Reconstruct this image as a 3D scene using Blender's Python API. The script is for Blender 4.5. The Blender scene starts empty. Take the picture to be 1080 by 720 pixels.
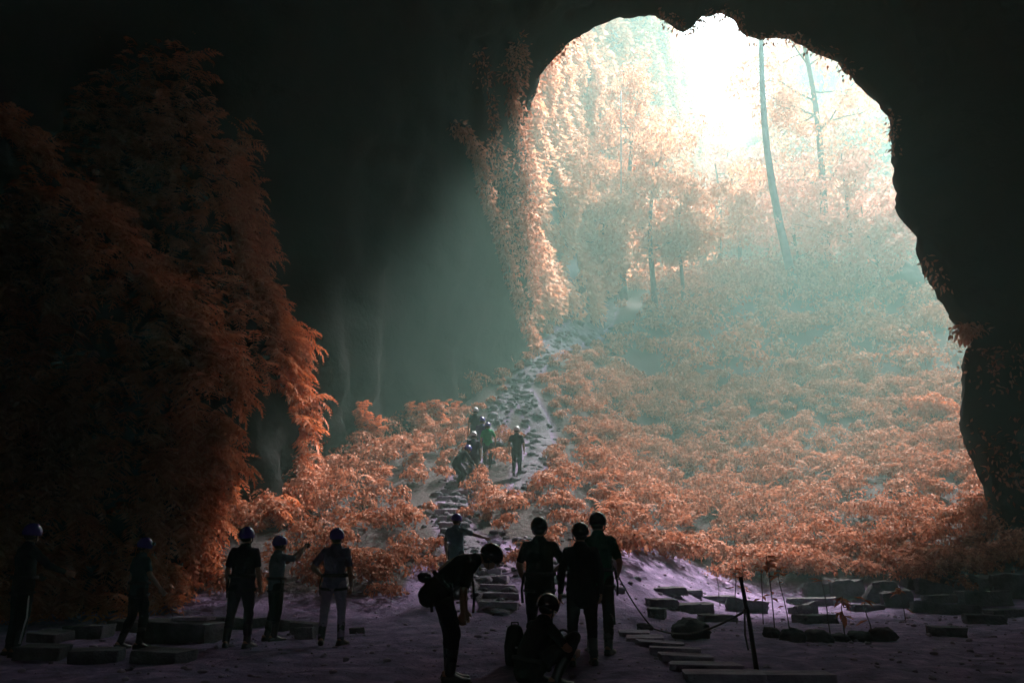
import bpy, bmesh, math, random
import numpy as np
from mathutils import Vector, Matrix
random.seed(7)
RNG = np.random.default_rng(11)
R = math.radians
scene = bpy.context.scene
COL = scene.collection

# ------------------------------------------------------------------ camera geometry (pixels of the 1080x720 photograph)
F = 848.0; TH = R(15.2); CH = 1.2
CT, ST = math.cos(TH), math.sin(TH)
def ray(px, py):
    u = (px-540)/F; v = (360-py)/F
    return np.array([u, CT - v*ST, ST + v*CT])
def P(px, py, Y):
    d = ray(px, py); k = Y/d[1]
    return np.array([d[0]*k, Y, CH + d[2]*k])

# ------------------------------------------------------------------ numpy noise
def _hash(i, j, k, seed):
    h = (i.astype(np.int64)*374761393 + j.astype(np.int64)*668265263 + k.astype(np.int64)*2147483647 + seed*974634777) & 0xffffffff
    h = ((h ^ (h >> 13))*1274126177) & 0xffffffff
    h = ((h ^ (h >> 16))*2246822519) & 0xffffffff
    return ((h ^ (h >> 15)) & 0xffffff)/float(0xffffff)
def vnoise(p, seed=0):
    p = np.asarray(p, float); i = np.floor(p); f = p - i; f = f*f*(3-2*f); i = i.astype(np.int64)
    out = 0
    for a in (0, 1):
        for b in (0, 1):
            for c in (0, 1):
                w = (f[..., 0] if a else 1-f[..., 0])*(f[..., 1] if b else 1-f[..., 1])*(f[..., 2] if c else 1-f[..., 2])
                out = out + w*_hash(i[..., 0]+a, i[..., 1]+b, i[..., 2]+c, seed)
    return out*2-1
def fbm(p, octv=4, seed=0, gain=.5):
    p = np.asarray(p, float); s = 0; a = 1.0; t = 0
    for o in range(octv):
        s = s + a*vnoise(p*(2.03**o)+o*17.3, seed+o); t += a; a *= gain
    return s/t
def sstep(a, b, x):
    t = np.clip((x-a)/(b-a), 0, 1); return t*t*(3-2*t)

# ------------------------------------------------------------------ terrain
def ystart(x):
    return 16.2 + 5.6*sstep(1.0, 7.5, x) - 0.8*sstep(-5, -9, x)
def hz0(x, y):
    x = np.asarray(x, float); y = np.asarray(y, float)
    t = y - ystart(x)
    sp = np.where(t > 12, t, 0.8*np.log1p(np.exp(np.clip(t/0.8, -40, 40))))
    a = np.clip(sp, 0, 10); z = .36*a + .0022*a**2
    b = np.clip(sp-10, 0, 1e3); e = np.clip(b-33, 0, 1e3)
    z = z + .405*np.minimum(b, 6) + np.where(b > 6, .64*(b-6), 0) - .34*e
    return z
def hz(x, y):
    x = np.asarray(x, float); y = np.asarray(y, float)
    z = hz0(x, y)
    p = np.stack([x, y, 0*x], -1)
    amp = 0.05 + 0.35*sstep(18, 40, y)
    z = z + amp*fbm(p*.35, 3, 3) + 0.05*fbm(p*1.5, 3, 9) + 0.016*vnoise(p*5, 21) + .012*vnoise(p*9, 22)
    return z
def hit(px, py, y0=5.0):
    d = ray(px, py); y = y0; prev = y0
    while y < 140:
        k = y/d[1]
        if CH + d[2]*k <= float(hz(d[0]*k, y)):
            a, b = prev, y
            for _ in range(18):
                m = (a+b)/2; k = m/d[1]
                if CH + d[2]*k <= float(hz(d[0]*k, m)): b = m
                else: a = m
            k = b/d[1]; return np.array([d[0]*k, b, float(hz(d[0]*k, b))])
        prev = y; y += .15
    k = 100/d[1]; return np.array([d[0]*k, 100, float(hz(d[0]*k, 100))])
def gpt(x, y): return np.array([x, y, float(hz(x, y))])

# ------------------------------------------------------------------ mesh helpers
def mesh_np(name, verts, faces):
    """faces: int array (n, k) or list of such arrays"""
    me = bpy.data.meshes.new(name)
    if not isinstance(faces, list): faces = [faces]
    faces = [np.asarray(f, np.int32) for f in faces if len(f)]
    verts = np.asarray(verts, np.float32)
    me.vertices.add(len(verts)); me.vertices.foreach_set('co', verts.ravel())
    loops = np.concatenate([f.ravel() for f in faces]); tot = np.concatenate([np.full(len(f), f.shape[1], np.int32) for f in faces])
    me.loops.add(len(loops)); me.loops.foreach_set('vertex_index', loops)
    me.polygons.add(len(tot)); st = np.concatenate([[0], np.cumsum(tot)[:-1]]).astype(np.int32)
    me.polygons.foreach_set('loop_start', st); me.polygons.foreach_set('loop_total', tot)
    me.update(calc_edges=True); me.validate()
    return me
def smooth(me): me.polygons.foreach_set('use_smooth', np.ones(len(me.polygons), bool)); return me
def link(name, me, mat=None, parent=None, loc=None):
    o = bpy.data.objects.new(name, me); COL.objects.link(o)
    if mat is not None and me is not None: me.materials.clear(); me.materials.append(mat)
    if parent is not None: o.parent = parent
    if loc is not None: o.location = loc
    return o
def tag(o, label=None, cat=None, group=None, kind=None):
    if label: o['label'] = label
    if cat: o['category'] = cat
    if group: o['group'] = group
    if kind: o['kind'] = kind
    return o
def empty(name, loc, rz=0.0):
    o = bpy.data.objects.new(name, None); COL.objects.link(o); o.location = loc; o.rotation_euler = (0, 0, rz); o.empty_display_size = .2
    return o
def norm(v):
    v = np.asarray(v, float); return v/(np.linalg.norm(v)+1e-9)
class MB:
    def __init__(s): s.v = []; s.q = []; s.t = []; s.n = []; s.c = 0
    def add(s, v, q=None, t=None, ng=None):
        v = np.asarray(v, float)
        if q is not None and len(q): s.q.append(np.asarray(q, int)+s.c)
        if t is not None and len(t): s.t.append(np.asarray(t, int)+s.c)
        s.v.append(v); s.c += len(v)
    def loft(s, pts, rad, side=None, n=12, cap=True, dome=False):
        """closed tube through pts; rad scalars or (a,b) pairs, side = direction of a"""
        pts = [np.asarray(p, float) for p in pts]; rad = [(r, r) if np.isscalar(r) else r for r in rad]
        if dome:
            d0 = norm(pts[0]-pts[1]); d1 = norm(pts[-1]-pts[-2]); a0 = min(rad[0]); a1 = min(rad[-1])
            pre = [(pts[0]+d0*a0*math.sin(e), (rad[0][0]*math.cos(e), rad[0][1]*math.cos(e))) for e in (R(80), R(52), R(26))]
            post = [(pts[-1]+d1*a1*math.sin(e), (rad[-1][0]*math.cos(e), rad[-1][1]*math.cos(e))) for e in (R(26), R(52), R(80))]
            pts = [p for p, _ in pre]+pts+[p for p, _ in post]; rad = [r for _, r in pre]+rad+[r for _, r in post]
        m = len(pts); V = []
        ref = None
        for i in range(m):
            d = norm(pts[min(i+1, m-1)]-pts[max(i-1, 0)])
            if side is not None: a = np.asarray(side, float)
            elif ref is not None: a = ref
            else: a = np.array([1., 0, 0]) if abs(d[0]) < .8 else np.array([0, 1., 0])
            a = norm(a - d*np.dot(a, d)); b = np.cross(d, a); ref = a
            for k in range(n):
                w = 2*math.pi*k/n
                V.append(pts[i]+a*rad[i][0]*math.cos(w)+b*rad[i][1]*math.sin(w))
        q = [(i*n+k, i*n+(k+1) % n, (i+1)*n+(k+1) % n, (i+1)*n+k) for i in range(m-1) for k in range(n)]
        t = []
        if cap:
            V.append(pts[0]); V.append(pts[-1]); c0 = m*n; c1 = c0+1
            t = [(c0, (k+1) % n, k) for k in range(n)]+[(c1, (m-1)*n+k, (m-1)*n+(k+1) % n) for k in range(n)]
        s.add(V, q, t); return s
    def ell(s, c, r, rot=None, nu=14, nv=9):
        V = []; 
        for j in range(1, nv):
            th = math.pi*j/nv
            for i in range(nu):
                ph = 2*math.pi*i/nu
                V.append((r[0]*math.sin(th)*math.cos(ph), r[1]*math.sin(th)*math.sin(ph), r[2]*math.cos(th)))
        V.append((0, 0, r[2])); V.append((0, 0, -r[2])); V = np.array(V)
        if rot is not None: V = V @ np.asarray(rot).T
        V = V+np.asarray(c)
        a, b = (nv-1)*nu, (nv-1)*nu+1
        q = [(j*nu+i, (j+1)*nu+i, (j+1)*nu+(i+1) % nu, j*nu+(i+1) % nu) for j in range(nv-2) for i in range(nu)]
        t = [(a, i, (i+1) % nu) for i in range(nu)]+[(b, (nv-2)*nu+(i+1) % nu, (nv-2)*nu+i) for i in range(nu)]
        s.add(V, q, t); return s
    def box(s, c, d, rot=None):
        V = np.array([(x, y, z) for x in (-.5, .5) for y in (-.5, .5) for z in (-.5, .5)])*np.asarray(d)
        if rot is not None: V = V @ np.asarray(rot).T
        s.add(V+np.asarray(c), [(0, 1, 3, 2), (4, 6, 7, 5), (0, 4, 5, 1), (2, 3, 7, 6), (0, 2, 6, 4), (1, 5, 7, 3)]); return s
    def mesh(s, name='m'):
        f = []
        if s.q: f.append(np.concatenate(s.q))
        if s.t: f.append(np.concatenate(s.t))
        return mesh_np(name, np.concatenate(s.v), f)
def remesh(me, vox, it=5, fac=.5):
    o = bpy.data.objects.new('tmp', me); COL.objects.link(o)
    m = o.modifiers.new('r', 'REMESH'); m.mode = 'VOXEL'; m.voxel_size = vox; m.use_smooth_shade = True
    if it:
        k = o.modifiers.new('s', 'SMOOTH'); k.factor = fac; k.iterations = it
    dg = bpy.context.evaluated_depsgraph_get(); dg.update()
    new = bpy.data.meshes.new_from_object(o.evaluated_get(dg))
    bpy.data.objects.remove(o); bpy.data.meshes.remove(me)
    return smooth(new)
def displace(me, fn):
    n = len(me.vertices); co = np.empty(n*3, np.float32); me.vertices.foreach_get('co', co); co = co.reshape(-1, 3).astype(float)
    no = np.empty(n*3, np.float32); me.vertices.foreach_get('normal', no); no = no.reshape(-1, 3)
    co = fn(co, no); me.vertices.foreach_set('co', co.astype(np.float32).ravel()); me.update(); return me

# ------------------------------------------------------------------ materials
def newmat(name):
    m = bpy.data.materials.new(name); m.use_nodes = True; nt = m.node_tree; nt.nodes.clear()
    out = nt.nodes.new('ShaderNodeOutputMaterial'); return m, nt, out
def principled(name, c1, c2=None, rough=.8, scale=4.0, bump=.0, bscale=20.0, detail=6, spec=.3, metal=0.0, coat=0.0, c3=None):
    m, nt, out = newmat(name); N = nt.nodes; L = nt.links
    b = N.new('ShaderNodeBsdfPrincipled'); b.inputs['Roughness'].default_value = rough
    b.inputs['Specular IOR Level'].default_value = spec; b.inputs['Metallic'].default_value = metal; b.inputs['Coat Weight'].default_value = coat
    tc = N.new('ShaderNodeTexCoord')
    if c2 is None: b.inputs['Base Color'].default_value = (*c1, 1)
    else:
        nz = N.new('ShaderNodeTexNoise'); nz.inputs['Scale'].default_value = scale; nz.inputs['Detail'].default_value = detail; nz.inputs['Roughness'].default_value = .6
        L.new(tc.outputs['Object'], nz.inputs['Vector'])
        cr = N.new('ShaderNodeValToRGB'); cr.color_ramp.elements[0].position = .33; cr.color_ramp.elements[1].position = .68
        cr.color_ramp.elements[0].color = (*c1, 1); cr.color_ramp.elements[1].color = (*c2, 1)
        if c3: e = cr.color_ramp.elements.new(.52); e.color = (*c3, 1)
        L.new(nz.outputs['Fac'], cr.inputs['Fac']); L.new(cr.outputs['Color'], b.inputs['Base Color'])
    if bump:
        n2 = N.new('ShaderNodeTexNoise'); n2.inputs['Scale'].default_value = bscale; n2.inputs['Detail'].default_value = 8; n2.inputs['Roughness'].default_value = .65
        L.new(tc.outputs['Object'], n2.inputs['Vector'])
        bp = N.new('ShaderNodeBump'); bp.inputs['Strength'].default_value = bump; bp.inputs['Distance'].default_value = .1
        L.new(n2.outputs['Fac'], bp.inputs['Height']); L.new(bp.outputs['Normal'], b.inputs['Normal'])
    L.new(b.outputs[0], out.inputs['Surface']); return m
def leafmat(name, c1, c2, c3, trans=.45, scale=.5):
    m, nt, out = newmat(name); N = nt.nodes; L = nt.links
    ge = N.new('ShaderNodeNewGeometry'); tc = N.new('ShaderNodeTexCoord')
    nz = N.new('ShaderNodeTexNoise'); nz.inputs['Scale'].default_value = scale; nz.inputs['Detail'].default_value = 3
    L.new(tc.outputs['Object'], nz.inputs['Vector'])
    ad = N.new('ShaderNodeMath'); ad.operation = 'MULTIPLY_ADD'; ad.inputs[1].default_value = .55; 
    L.new(ge.outputs['Random Per Island'], ad.inputs[0])
    m2 = N.new('ShaderNodeMath'); m2.operation = 'MULTIPLY'; m2.inputs[1].default_value = .5; L.new(nz.outputs['Fac'], m2.inputs[0]); L.new(m2.outputs[0], ad.inputs[2])
    cr = N.new('ShaderNodeValToRGB'); e = cr.color_ramp.elements; e[0].position = .15; e[0].color = (*c1, 1); e[1].position = .85; e[1].color = (*c3, 1)
    x = e.new(.5); x.color = (*c2, 1)
    L.new(ad.outputs[0], cr.inputs['Fac'])
    d = N.new('ShaderNodeBsdfDiffuse'); t = N.new('ShaderNodeBsdfTranslucent'); g = N.new('ShaderNodeBsdfGlossy'); g.inputs['Roughness'].default_value = .6
    mx = N.new('ShaderNodeMixShader'); mx.inputs[0].default_value = trans
    L.new(cr.outputs[0], d.inputs['Color']); L.new(cr.outputs[0], t.inputs['Color'])
    L.new(d.outputs[0], mx.inputs[1]); L.new(t.outputs[0], mx.inputs[2])
    m3 = N.new('ShaderNodeMixShader'); m3.inputs[0].default_value = .025; L.new(mx.outputs[0], m3.inputs[1]); L.new(g.outputs[0], m3.inputs[2])
    L.new(m3.outputs[0], out.inputs['Surface']); return m

M = {}
M['ground'] = principled('ground_dirt', (.11, .074, .155), (.38, .265, .47), .95, 2.3, .9, 7, 12, .1, c3=(.22, .153, .295))
M['path'] = principled('path_stone', (.045, .04, .055), (.17, .145, .195), .9, 2.6, .8, 12, 10, .12, c3=(.09, .078, .11))
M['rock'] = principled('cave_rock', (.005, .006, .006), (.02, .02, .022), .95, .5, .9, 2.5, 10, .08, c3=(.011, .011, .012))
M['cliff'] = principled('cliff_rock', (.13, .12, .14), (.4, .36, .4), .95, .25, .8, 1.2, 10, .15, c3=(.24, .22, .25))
M['stone'] = principled('stone_block', (.04, .04, .045), (.17, .15, .18), .9, 3.0, .6, 14, 8, .15)
M['slab'] = principled('stone_slab', (.15, .12, .18), (.42, .34, .46), .85, 3.0, .5, 14, 8, .25)
M['boulder'] = principled('boulder', (.025, .025, .028), (.1, .095, .105), .95, 1.2, .7, 5, 8, .15)
M['bark'] = principled('bark', (.07, .06, .065), (.2, .17, .18), .95, 2.0, .6, 6, 8, .1)
M['fern'] = leafmat('fern_leaf', (.13, .04, .025), (.37, .115, .058), (.6, .28, .19), .3, .9)
M['fernd'] = leafmat('wall_fern_leaf', (.4, .08, .025), (.58, .15, .05), (.7, .28, .16), .35, .4)
M['rim'] = leafmat('rim_leaf', (.3, .1, .06), (.46, .18, .11), (.6, .34, .26), .4, .25)
M['tree'] = leafmat('tree_leaf', (.56, .2, .1), (.78, .36, .22), (.86, .54, .42), .62, .12)
M['pink'] = leafmat('pink_leaf', (.62, .22, .16), (.8, .38, .3), (.88, .58, .52), .62, .12)
M['vine'] = principled('vine_stem', (.35, .3, .3), (.5, .45, .45), .9, 8)
M['post'] = principled('post_wood', (.012, .011, .012), (.04, .035, .035), .9, 8, .3, 30)
M['rope'] = principled('rope_fibre', (.03, .03, .035), (.07, .065, .075), .9, 40)
M['skin'] = principled('skin', (.28, .15, .1), (.34, .19, .13), .6, 6, .05, 60)
M['hair'] = principled('hair', (.01, .008, .008), (.02, .016, .016), .5, 40)
M['boot'] = principled('rubber_boot', (.008, .012, .012), (.016, .022, .022), .35, 5, spec=.5)
M['helmet'] = principled('helmet_shell', (.075, .03, .3), (.095, .04, .36), .22, 3, spec=.6, coat=.5)
M['helmetdark'] = principled('dark_helmet_shell', (.014, .012, .022), (.022, .018, .032), .2, 3, spec=.6, coat=.5)
M['helmetpale'] = principled('pale_helmet_shell', (.5, .48, .6), (.6, .58, .68), .25, 3, spec=.6, coat=.4)
M['webbing'] = principled('webbing', (.012, .012, .014), (.03, .03, .03), .8, 30)
M['webpale'] = principled('pale_webbing', (.35, .3, .22), (.45, .4, .3), .8, 30)
M['black'] = principled('black_plastic', (.012, .012, .013), (.02, .02, .022), .4, 10)
M['glass'] = principled('lamp_lens', (.75, .78, .8), None, .1, spec=.8)
M['white'] = principled('white_stripe', (.65, .68, .68), (.75, .78, .78), .8, 20)
M['metal'] = principled('steel', (.4, .4, .42), (.5, .5, .52), .3, 20, metal=.9)
CLOTH = {}
def cloth(key, c):
    if key not in CLOTH:
        CLOTH[key] = principled('cloth_'+key, tuple(a*.75 for a in c), tuple(min(1, a*1.15) for a in c), .9, 6, .25, 45, 5, .1)
    return CLOTH[key]

# ------------------------------------------------------------------ ground sheet
xs = np.concatenate([np.linspace(-26, -13, 30)[:-1], np.arange(-13, 18, .13), np.linspace(18, 40, 60)[1:], np.linspace(40, 95, 40)[1:]])
ys = np.concatenate([np.linspace(-22, 5, 30)[:-1], np.arange(5, 24, .13), np.linspace(24, 60, 130)[1:], np.linspace(60, 135, 90)[1:]])
X, Y = np.meshgrid(xs, ys); Z = hz(X, Y)
nx, ny = len(xs), len(ys)
idx = np.arange(nx*ny).reshape(ny, nx)
gq = np.stack([idx[:-1, :-1], idx[:-1, 1:], idx[1:, 1:], idx[1:, :-1]], -1).reshape(-1, 4)
GV = np.stack([X, Y, Z], -1).reshape(-1, 3)
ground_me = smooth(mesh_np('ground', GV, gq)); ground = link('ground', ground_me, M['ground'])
tag(ground, 'lilac grey dirt floor rising into the cave slope', 'ground', kind='structure')

# ------------------------------------------------------------------ cave shell (rings from behind the camera to the mouth)
NR = 300
def resample(p, n):
    p = np.asarray(p, float); d = np.concatenate([[0], np.cumsum(np.linalg.norm(np.diff(p, axis=0), axis=1))]); s = np.linspace(0, d[-1], n)
    return np.stack([np.interp(s, d, p[:, k]) for k in range(3)], -1)
def arc(Yc, xl, xr, H, e=.6):
    a = np.linspace(0, math.pi, 200); cx = (xl+xr)/2; rx = (xr-xl)/2
    x = cx - rx*np.sign(np.cos(a))*np.abs(np.cos(a))**e; z = -3+(H+3)*np.abs(np.sin(a))**e
    return resample(np.stack([x, 0*x+Yc, z], -1), NR)
mouth_px = [(566, 420, 41), (562, 345, 40), (562, 300, 39.5), (556, 250, 39), (560, 200, 38.5), (552, 150, 38), (560, 110, 37), (572, 78, 36.5), (598, 44, 36), (630, 28, 35.5), (660, 15, 35), (695, 14, 34.5),
            (712, 18, 34), (722, 26, 34), (729, 31, 34), (736, 22, 34), (744, 14, 34), (762, 11, 34), (778, 18, 34), (790, 33, 34), (806, 39, 34), (838, 36, 33.6), (858, 50, 33.2), (884, 62, 33), (908, 82, 32.5), (930, 104, 32),
            (941, 126, 31.8), (944, 170, 31.4), (950, 215, 31), (966, 240, 31), (978, 275, 30.5), (992, 300, 30), (1012, 325, 29.5), (1032, 352, 29), (1020, 366, 29), (1022, 400, 28.5), (1016, 430, 28), (1030, 470, 27.5), (1050, 520, 27), (1072, 570, 26.5), (1090, 640, 26), (1092, 720, 25.5)]
mouth = [P(*m) for m in mouth_px]
mouth[0][2] = 4.0; mouth.insert(0, mouth[0]+np.array([0, 0, -6.])); mouth[-1][2] = -3
mouth = resample(mouth, NR)
mp = np.arange(NR)
mouth += .36*np.stack([fbm(np.stack([mp*.22, 0*mp, 0*mp], -1), 4, 51, .8), 0*mp, fbm(np.stack([mp*.22, 0*mp+9, 0*mp], -1), 4, 52, .8)], -1)
rings = [arc(-16, -12, 12, 11), arc(-6, -15, 15, 14), arc(3, -17, 18, 17), arc(12, -16, 20, 20), arc(20, -13, 22, 24), arc(27, -5.6, 23, 26, .5), mouth]
fine = []
for a, b, n in zip(rings[:-1], rings[1:], (6, 7, 8, 10, 16, 34)):
    for k in range(n): t = k/n; fine.append(a*(1-t)+b*t)
fine.append(mouth)
nint = len(fine)
c = mouth.mean(0)
lip = c+(mouth-c)*1.06; lip[:, 1] = mouth[:, 1]+1.3
out1 = c+(mouth-c)*1.35; out1[:, 1] = mouth[:, 1]+2.2
out2 = c+(mouth-c)*np.array([2.2, 1, 2.4]); out2[:, 1] = mouth[:, 1]+2.5
fine += [lip, out1, out2]
G = np.array(fine); nrg = len(fine)
ctr = np.stack([np.full(nrg, 3.0), G[:, :, 1].mean(1), np.full(nrg, 5.0)], -1)[:, None, :]
rad = G-ctr; rad[..., 1] = 0; rad /= np.linalg.norm(rad, axis=-1, keepdims=True)+1e-6
env = np.ones(nrg); env[:nint] = np.clip((nint-1-np.arange(nint))/6., .0, 1); env[nint:] = [.1, .5, 1]
dsp = 1.5*fbm(G*.16, 4, 31)+.7*(np.abs(fbm(G*np.array([.5, .5, .22]), 4, 37)))*2+.4*fbm(G*np.array([1.1, 1.1, .7]), 4, 41)
G = G+rad*(dsp*env[:, None])[..., None]
idx = np.arange(nrg*NR).reshape(nrg, NR)
q = np.stack([idx[:-1, :-1], idx[:-1, 1:], idx[1:, 1:], idx[1:, :-1]], -1).reshape(-1, 4)
V = G.reshape(-1, 3); V = np.vstack([V, [[0, -17, 3]]])
t = np.stack([np.full(NR-1, nrg*NR), idx[0, 1:], idx[0, :-1]], -1)
cave_me = smooth(mesh_np('cave', V, [q, t]))
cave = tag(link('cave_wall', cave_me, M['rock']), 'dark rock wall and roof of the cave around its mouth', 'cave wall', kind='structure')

# rock buttresses of the left wall (real masses, right edges as in the photograph)
def buttress(name, edge, Yc, ry, rx, label, seed, amp):
    zz = []; xx = []
    for px, py in edge: p = P(px, py, Yc); zz.append(p[2]); xx.append(p[0])
    o = np.argsort(zz); zz = np.array(zz)[o]; xx = np.array(xx)[o]
    zs = np.linspace(-1.0, zz[-1], 90); nA = 90; V = []
    for z in zs:
        xr = np.interp(z, zz, xx); a = np.linspace(0, 2*math.pi, nA, endpoint=False)
        ca, sa = np.cos(a), np.sin(a)
        V.append(np.stack([xr-rx+rx*np.sign(ca)*np.abs(ca)**.75, Yc+ry*np.sign(sa)*np.abs(sa)**.75, np.full(nA, z)], -1))
    V = np.array(V); n = V-np.array([0, Yc, 0]); n[..., 0] = V[..., 0]-V[..., 0].mean(1, keepdims=True); n[..., 2] = 0; n /= np.linalg.norm(n, axis=-1, keepdims=True)+1e-6
    V = V+n*(amp*fbm(V*np.array([.55, .55, .4]), 4, seed)+.35*amp*fbm(V*1.7, 3, seed+5)-.15*amp)[..., None]
    k = len(zs); idx = np.arange(k*nA).reshape(k, nA); nx_ = np.roll(idx, -1, 1)
    q = np.stack([idx[:-1], nx_[:-1], nx_[1:], idx[1:]], -1).reshape(-1, 4)
    V = V.reshape(-1, 3); V = np.vstack([V, V[idx[-1]].mean(0)])
    t = np.stack([np.full(nA, len(V)-1), idx[-1], nx_[-1]], -1)
    me = smooth(mesh_np(name, V, [q, t])); return tag(link(name, me, M['rock']), label, 'rock wall', kind='structure')
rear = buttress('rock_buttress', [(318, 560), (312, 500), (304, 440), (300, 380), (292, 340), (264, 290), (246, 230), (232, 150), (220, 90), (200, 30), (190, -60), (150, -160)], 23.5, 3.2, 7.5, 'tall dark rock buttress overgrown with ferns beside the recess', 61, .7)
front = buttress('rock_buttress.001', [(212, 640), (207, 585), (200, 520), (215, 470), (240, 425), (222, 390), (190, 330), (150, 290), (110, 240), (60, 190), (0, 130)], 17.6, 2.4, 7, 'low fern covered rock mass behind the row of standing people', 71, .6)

# ------------------------------------------------------------------ doline cliff outside the mouth
plan = [(-4, 41.5), (-.5, 44), (2.2, 51), (4.6, 59), (8.5, 66), (13.5, 72), (17.5, 77), (20, 84), (29, 110), (38, 114), (54, 114), (70, 104), (78, 86), (74, 62), (60, 44), (40, 36), (26, 33)]
tops = [62, 66, 70, 76, 82, 84, 82, 64, 60, 64, 90, 98, 92, 72, 66, 58, 50]
pl = np.array([(a, b, h) for (a, b), h in zip(plan, tops)], float)
pl = resample(pl, 170)
NZ = 70
W = np.zeros((len(pl), NZ, 3))
tan = np.gradient(pl[:, :2], axis=0); nrm = np.stack([tan[:, 1], -tan[:, 0]], -1); nrm /= np.linalg.norm(nrm, axis=1, keepdims=True)
zb = hz0(pl[:, 0], pl[:, 1])-4
for k in range(NZ):
    f = k/(NZ-1); z = zb+(pl[:, 2]-zb)*f
    W[:, k, 0] = pl[:, 0]; W[:, k, 1] = pl[:, 1]; W[:, k, 2] = z
    lean = -.02*(z-zb)
    W[:, k, :2] += nrm*lean[:, None]
dsp = 2.4*fbm(W*np.array([.11, .11, .05]), 4, 81)+1.0*np.abs(fbm(W*np.array([.4, .4, .12]), 3, 83))*2
W[..., :2] += nrm[:, None, :]*dsp[..., None]
ii = np.arange(W.shape[0]*NZ).reshape(-1, NZ)
q = np.stack([ii[:-1, :-1], ii[1:, :-1], ii[1:, 1:], ii[:-1, 1:]], -1).reshape(-1, 4)
# plateau behind the rim, so the cliff is a solid body
back = W[:, -1].copy(); back[:, :2] -= nrm*14; back[:, 2] += 1
V = np.vstack([W.reshape(-1, 3), back]); b0 = W.shape[0]*NZ; bi = np.arange(len(back))+b0
q2 = np.stack([ii[:-1, -1], ii[1:, -1], bi[1:], bi[:-1]], -1)
cliff = tag(link('cliff', smooth(mesh_np('cliff', V, [q, q2])), M['cliff']), 'sunlit grey cliff ringing the sinkhole beyond the cave mouth', 'cliff', kind='structure')

# ------------------------------------------------------------------ leaves and fronds
def rotmats(fwd, up):
    fwd = fwd/(np.linalg.norm(fwd, axis=1, keepdims=True)+1e-9)
    r = np.cross(fwd, up); r /= np.linalg.norm(r, axis=1, keepdims=True)+1e-9
    u = np.cross(r, fwd)
    return np.stack([r, fwd, u], -1)          # columns: x, y(forward), z
LEAF_V = np.array([(0, 0, 0), (.5, .45, .06), (0, 1, -.12), (-.5, .45, .06)]); LEAF_Q = np.array([(0, 1, 2, 3)])
def scatter(tv, tq, pos, fwd, up, sx, sy):
    Rm = rotmats(fwd, up); n = len(pos)
    sc = np.stack([sx, sy, sy], -1)
    v = np.einsum('nij,nkj->nki', Rm, tv[None]*sc[:, None, :])+pos[:, None, :]
    f = tq[None]+(np.arange(n)*len(tv))[:, None, None]
    return v.reshape(-1, 3), f.reshape(-1, 4)
def frond(n, droop, arch, wid, rs):
    """fern frond of unit length: leaflet pairs along an arching rachis"""
    s = np.linspace(0.08, 1, n); a0 = arch; pts = []; y = z = 0.0; ang = a0
    for i in range(n):
        pts.append((0, y, z)); ang = a0-droop*(i/(n-1)); y += math.cos(ang)/n; z += math.sin(ang)/n
    pts = np.array(pts); V = []; Q = []
    for i in range(n):
        L = wid*math.sin(math.pi*min(1, (.12+.88*s[i]))**.8)+.02
        L *= (1.0 if i < n-1 else .6)
        for sgn in (-1, 1):
            d = norm([sgn, .55, -.25+rs.uniform(-.2, .2)])*L*rs.uniform(.85, 1.15); w = np.array([0, .42/n, 0]); c = len(V)
            V += [pts[i], pts[i]+d*.5+w, pts[i]+d+np.array([0, 0, -.18*L]), pts[i]+d*.5-w*1.0]; Q.append((c, c+1, c+2, c+3))
    for i in range(n-1):   # rachis as thin blades
        c = len(V); e = np.array([.008, 0, 0]); V += [pts[i]-e, pts[i]+e, pts[i+1]+e*.6, pts[i+1]-e*.6]; Q.append((c, c+1, c+2, c+3))
    return np.array(V), np.array(Q)
FR = [frond(11, d, a, w, random.Random(k)) for k, (d, a, w) in enumerate([(1.7, .7, .2), (2.2, .9, .24), (1.3, .5, .18), (1.9, .6, .28)])]
def unit(n): v = RNG.normal(size=(n, 3)); return v/np.linalg.norm(v, axis=1, keepdims=True)
class LB:
    def __init__(s): s.v = []; s.f = []; s.c = 0
    def put(s, v, f): s.v.append(v); s.f.append(f+s.c); s.c += len(v)
    def leaves(s, pos, size, out=None, asp=.42, droop=.3):
        n = len(pos)
        if not n: return
        d = unit(n)
        if out is not None: d = d*.8+out*.9
        d[:, 2] -= droop
        s.put(*scatter(LEAF_V, LEAF_Q, pos, d, unit(n)+np.array([0, 0, .8]), size*asp*RNG.uniform(.8, 1.3, n), size*RNG.uniform(.7, 1.3, n)))
    def dome(s, pos, out, size, asp=.5, wild=.45):
        n = len(pos)
        if not n: return
        t = np.cross(out, unit(n)); t[:, 2] -= .25; t += out*.25
        s.put(*scatter(LEAF_V, LEAF_Q, pos, t, out+wild*unit(n)+np.array([0, 0, .25]), size*asp*RNG.uniform(.8, 1.3, n), size*RNG.uniform(.7, 1.3, n)))
    def fronds(s, pos, fwd, size):
        k = RNG.integers(0, len(FR), len(pos))
        for j, (tv, tq) in enumerate(FR):
            m = k == j
            if m.any():
                u = np.zeros((m.sum(), 3)); u[:, 2] = 1; u += .25*unit(m.sum())
                s.put(*scatter(tv, tq, pos[m], fwd[m], u, size[m]*RNG.uniform(.8, 1.2, m.sum()), size[m]))
    def obj(s, name, mat, parent=None): return link(name, mesh_np(name, np.concatenate(s.v), np.concatenate(s.f)), mat, parent)
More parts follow.
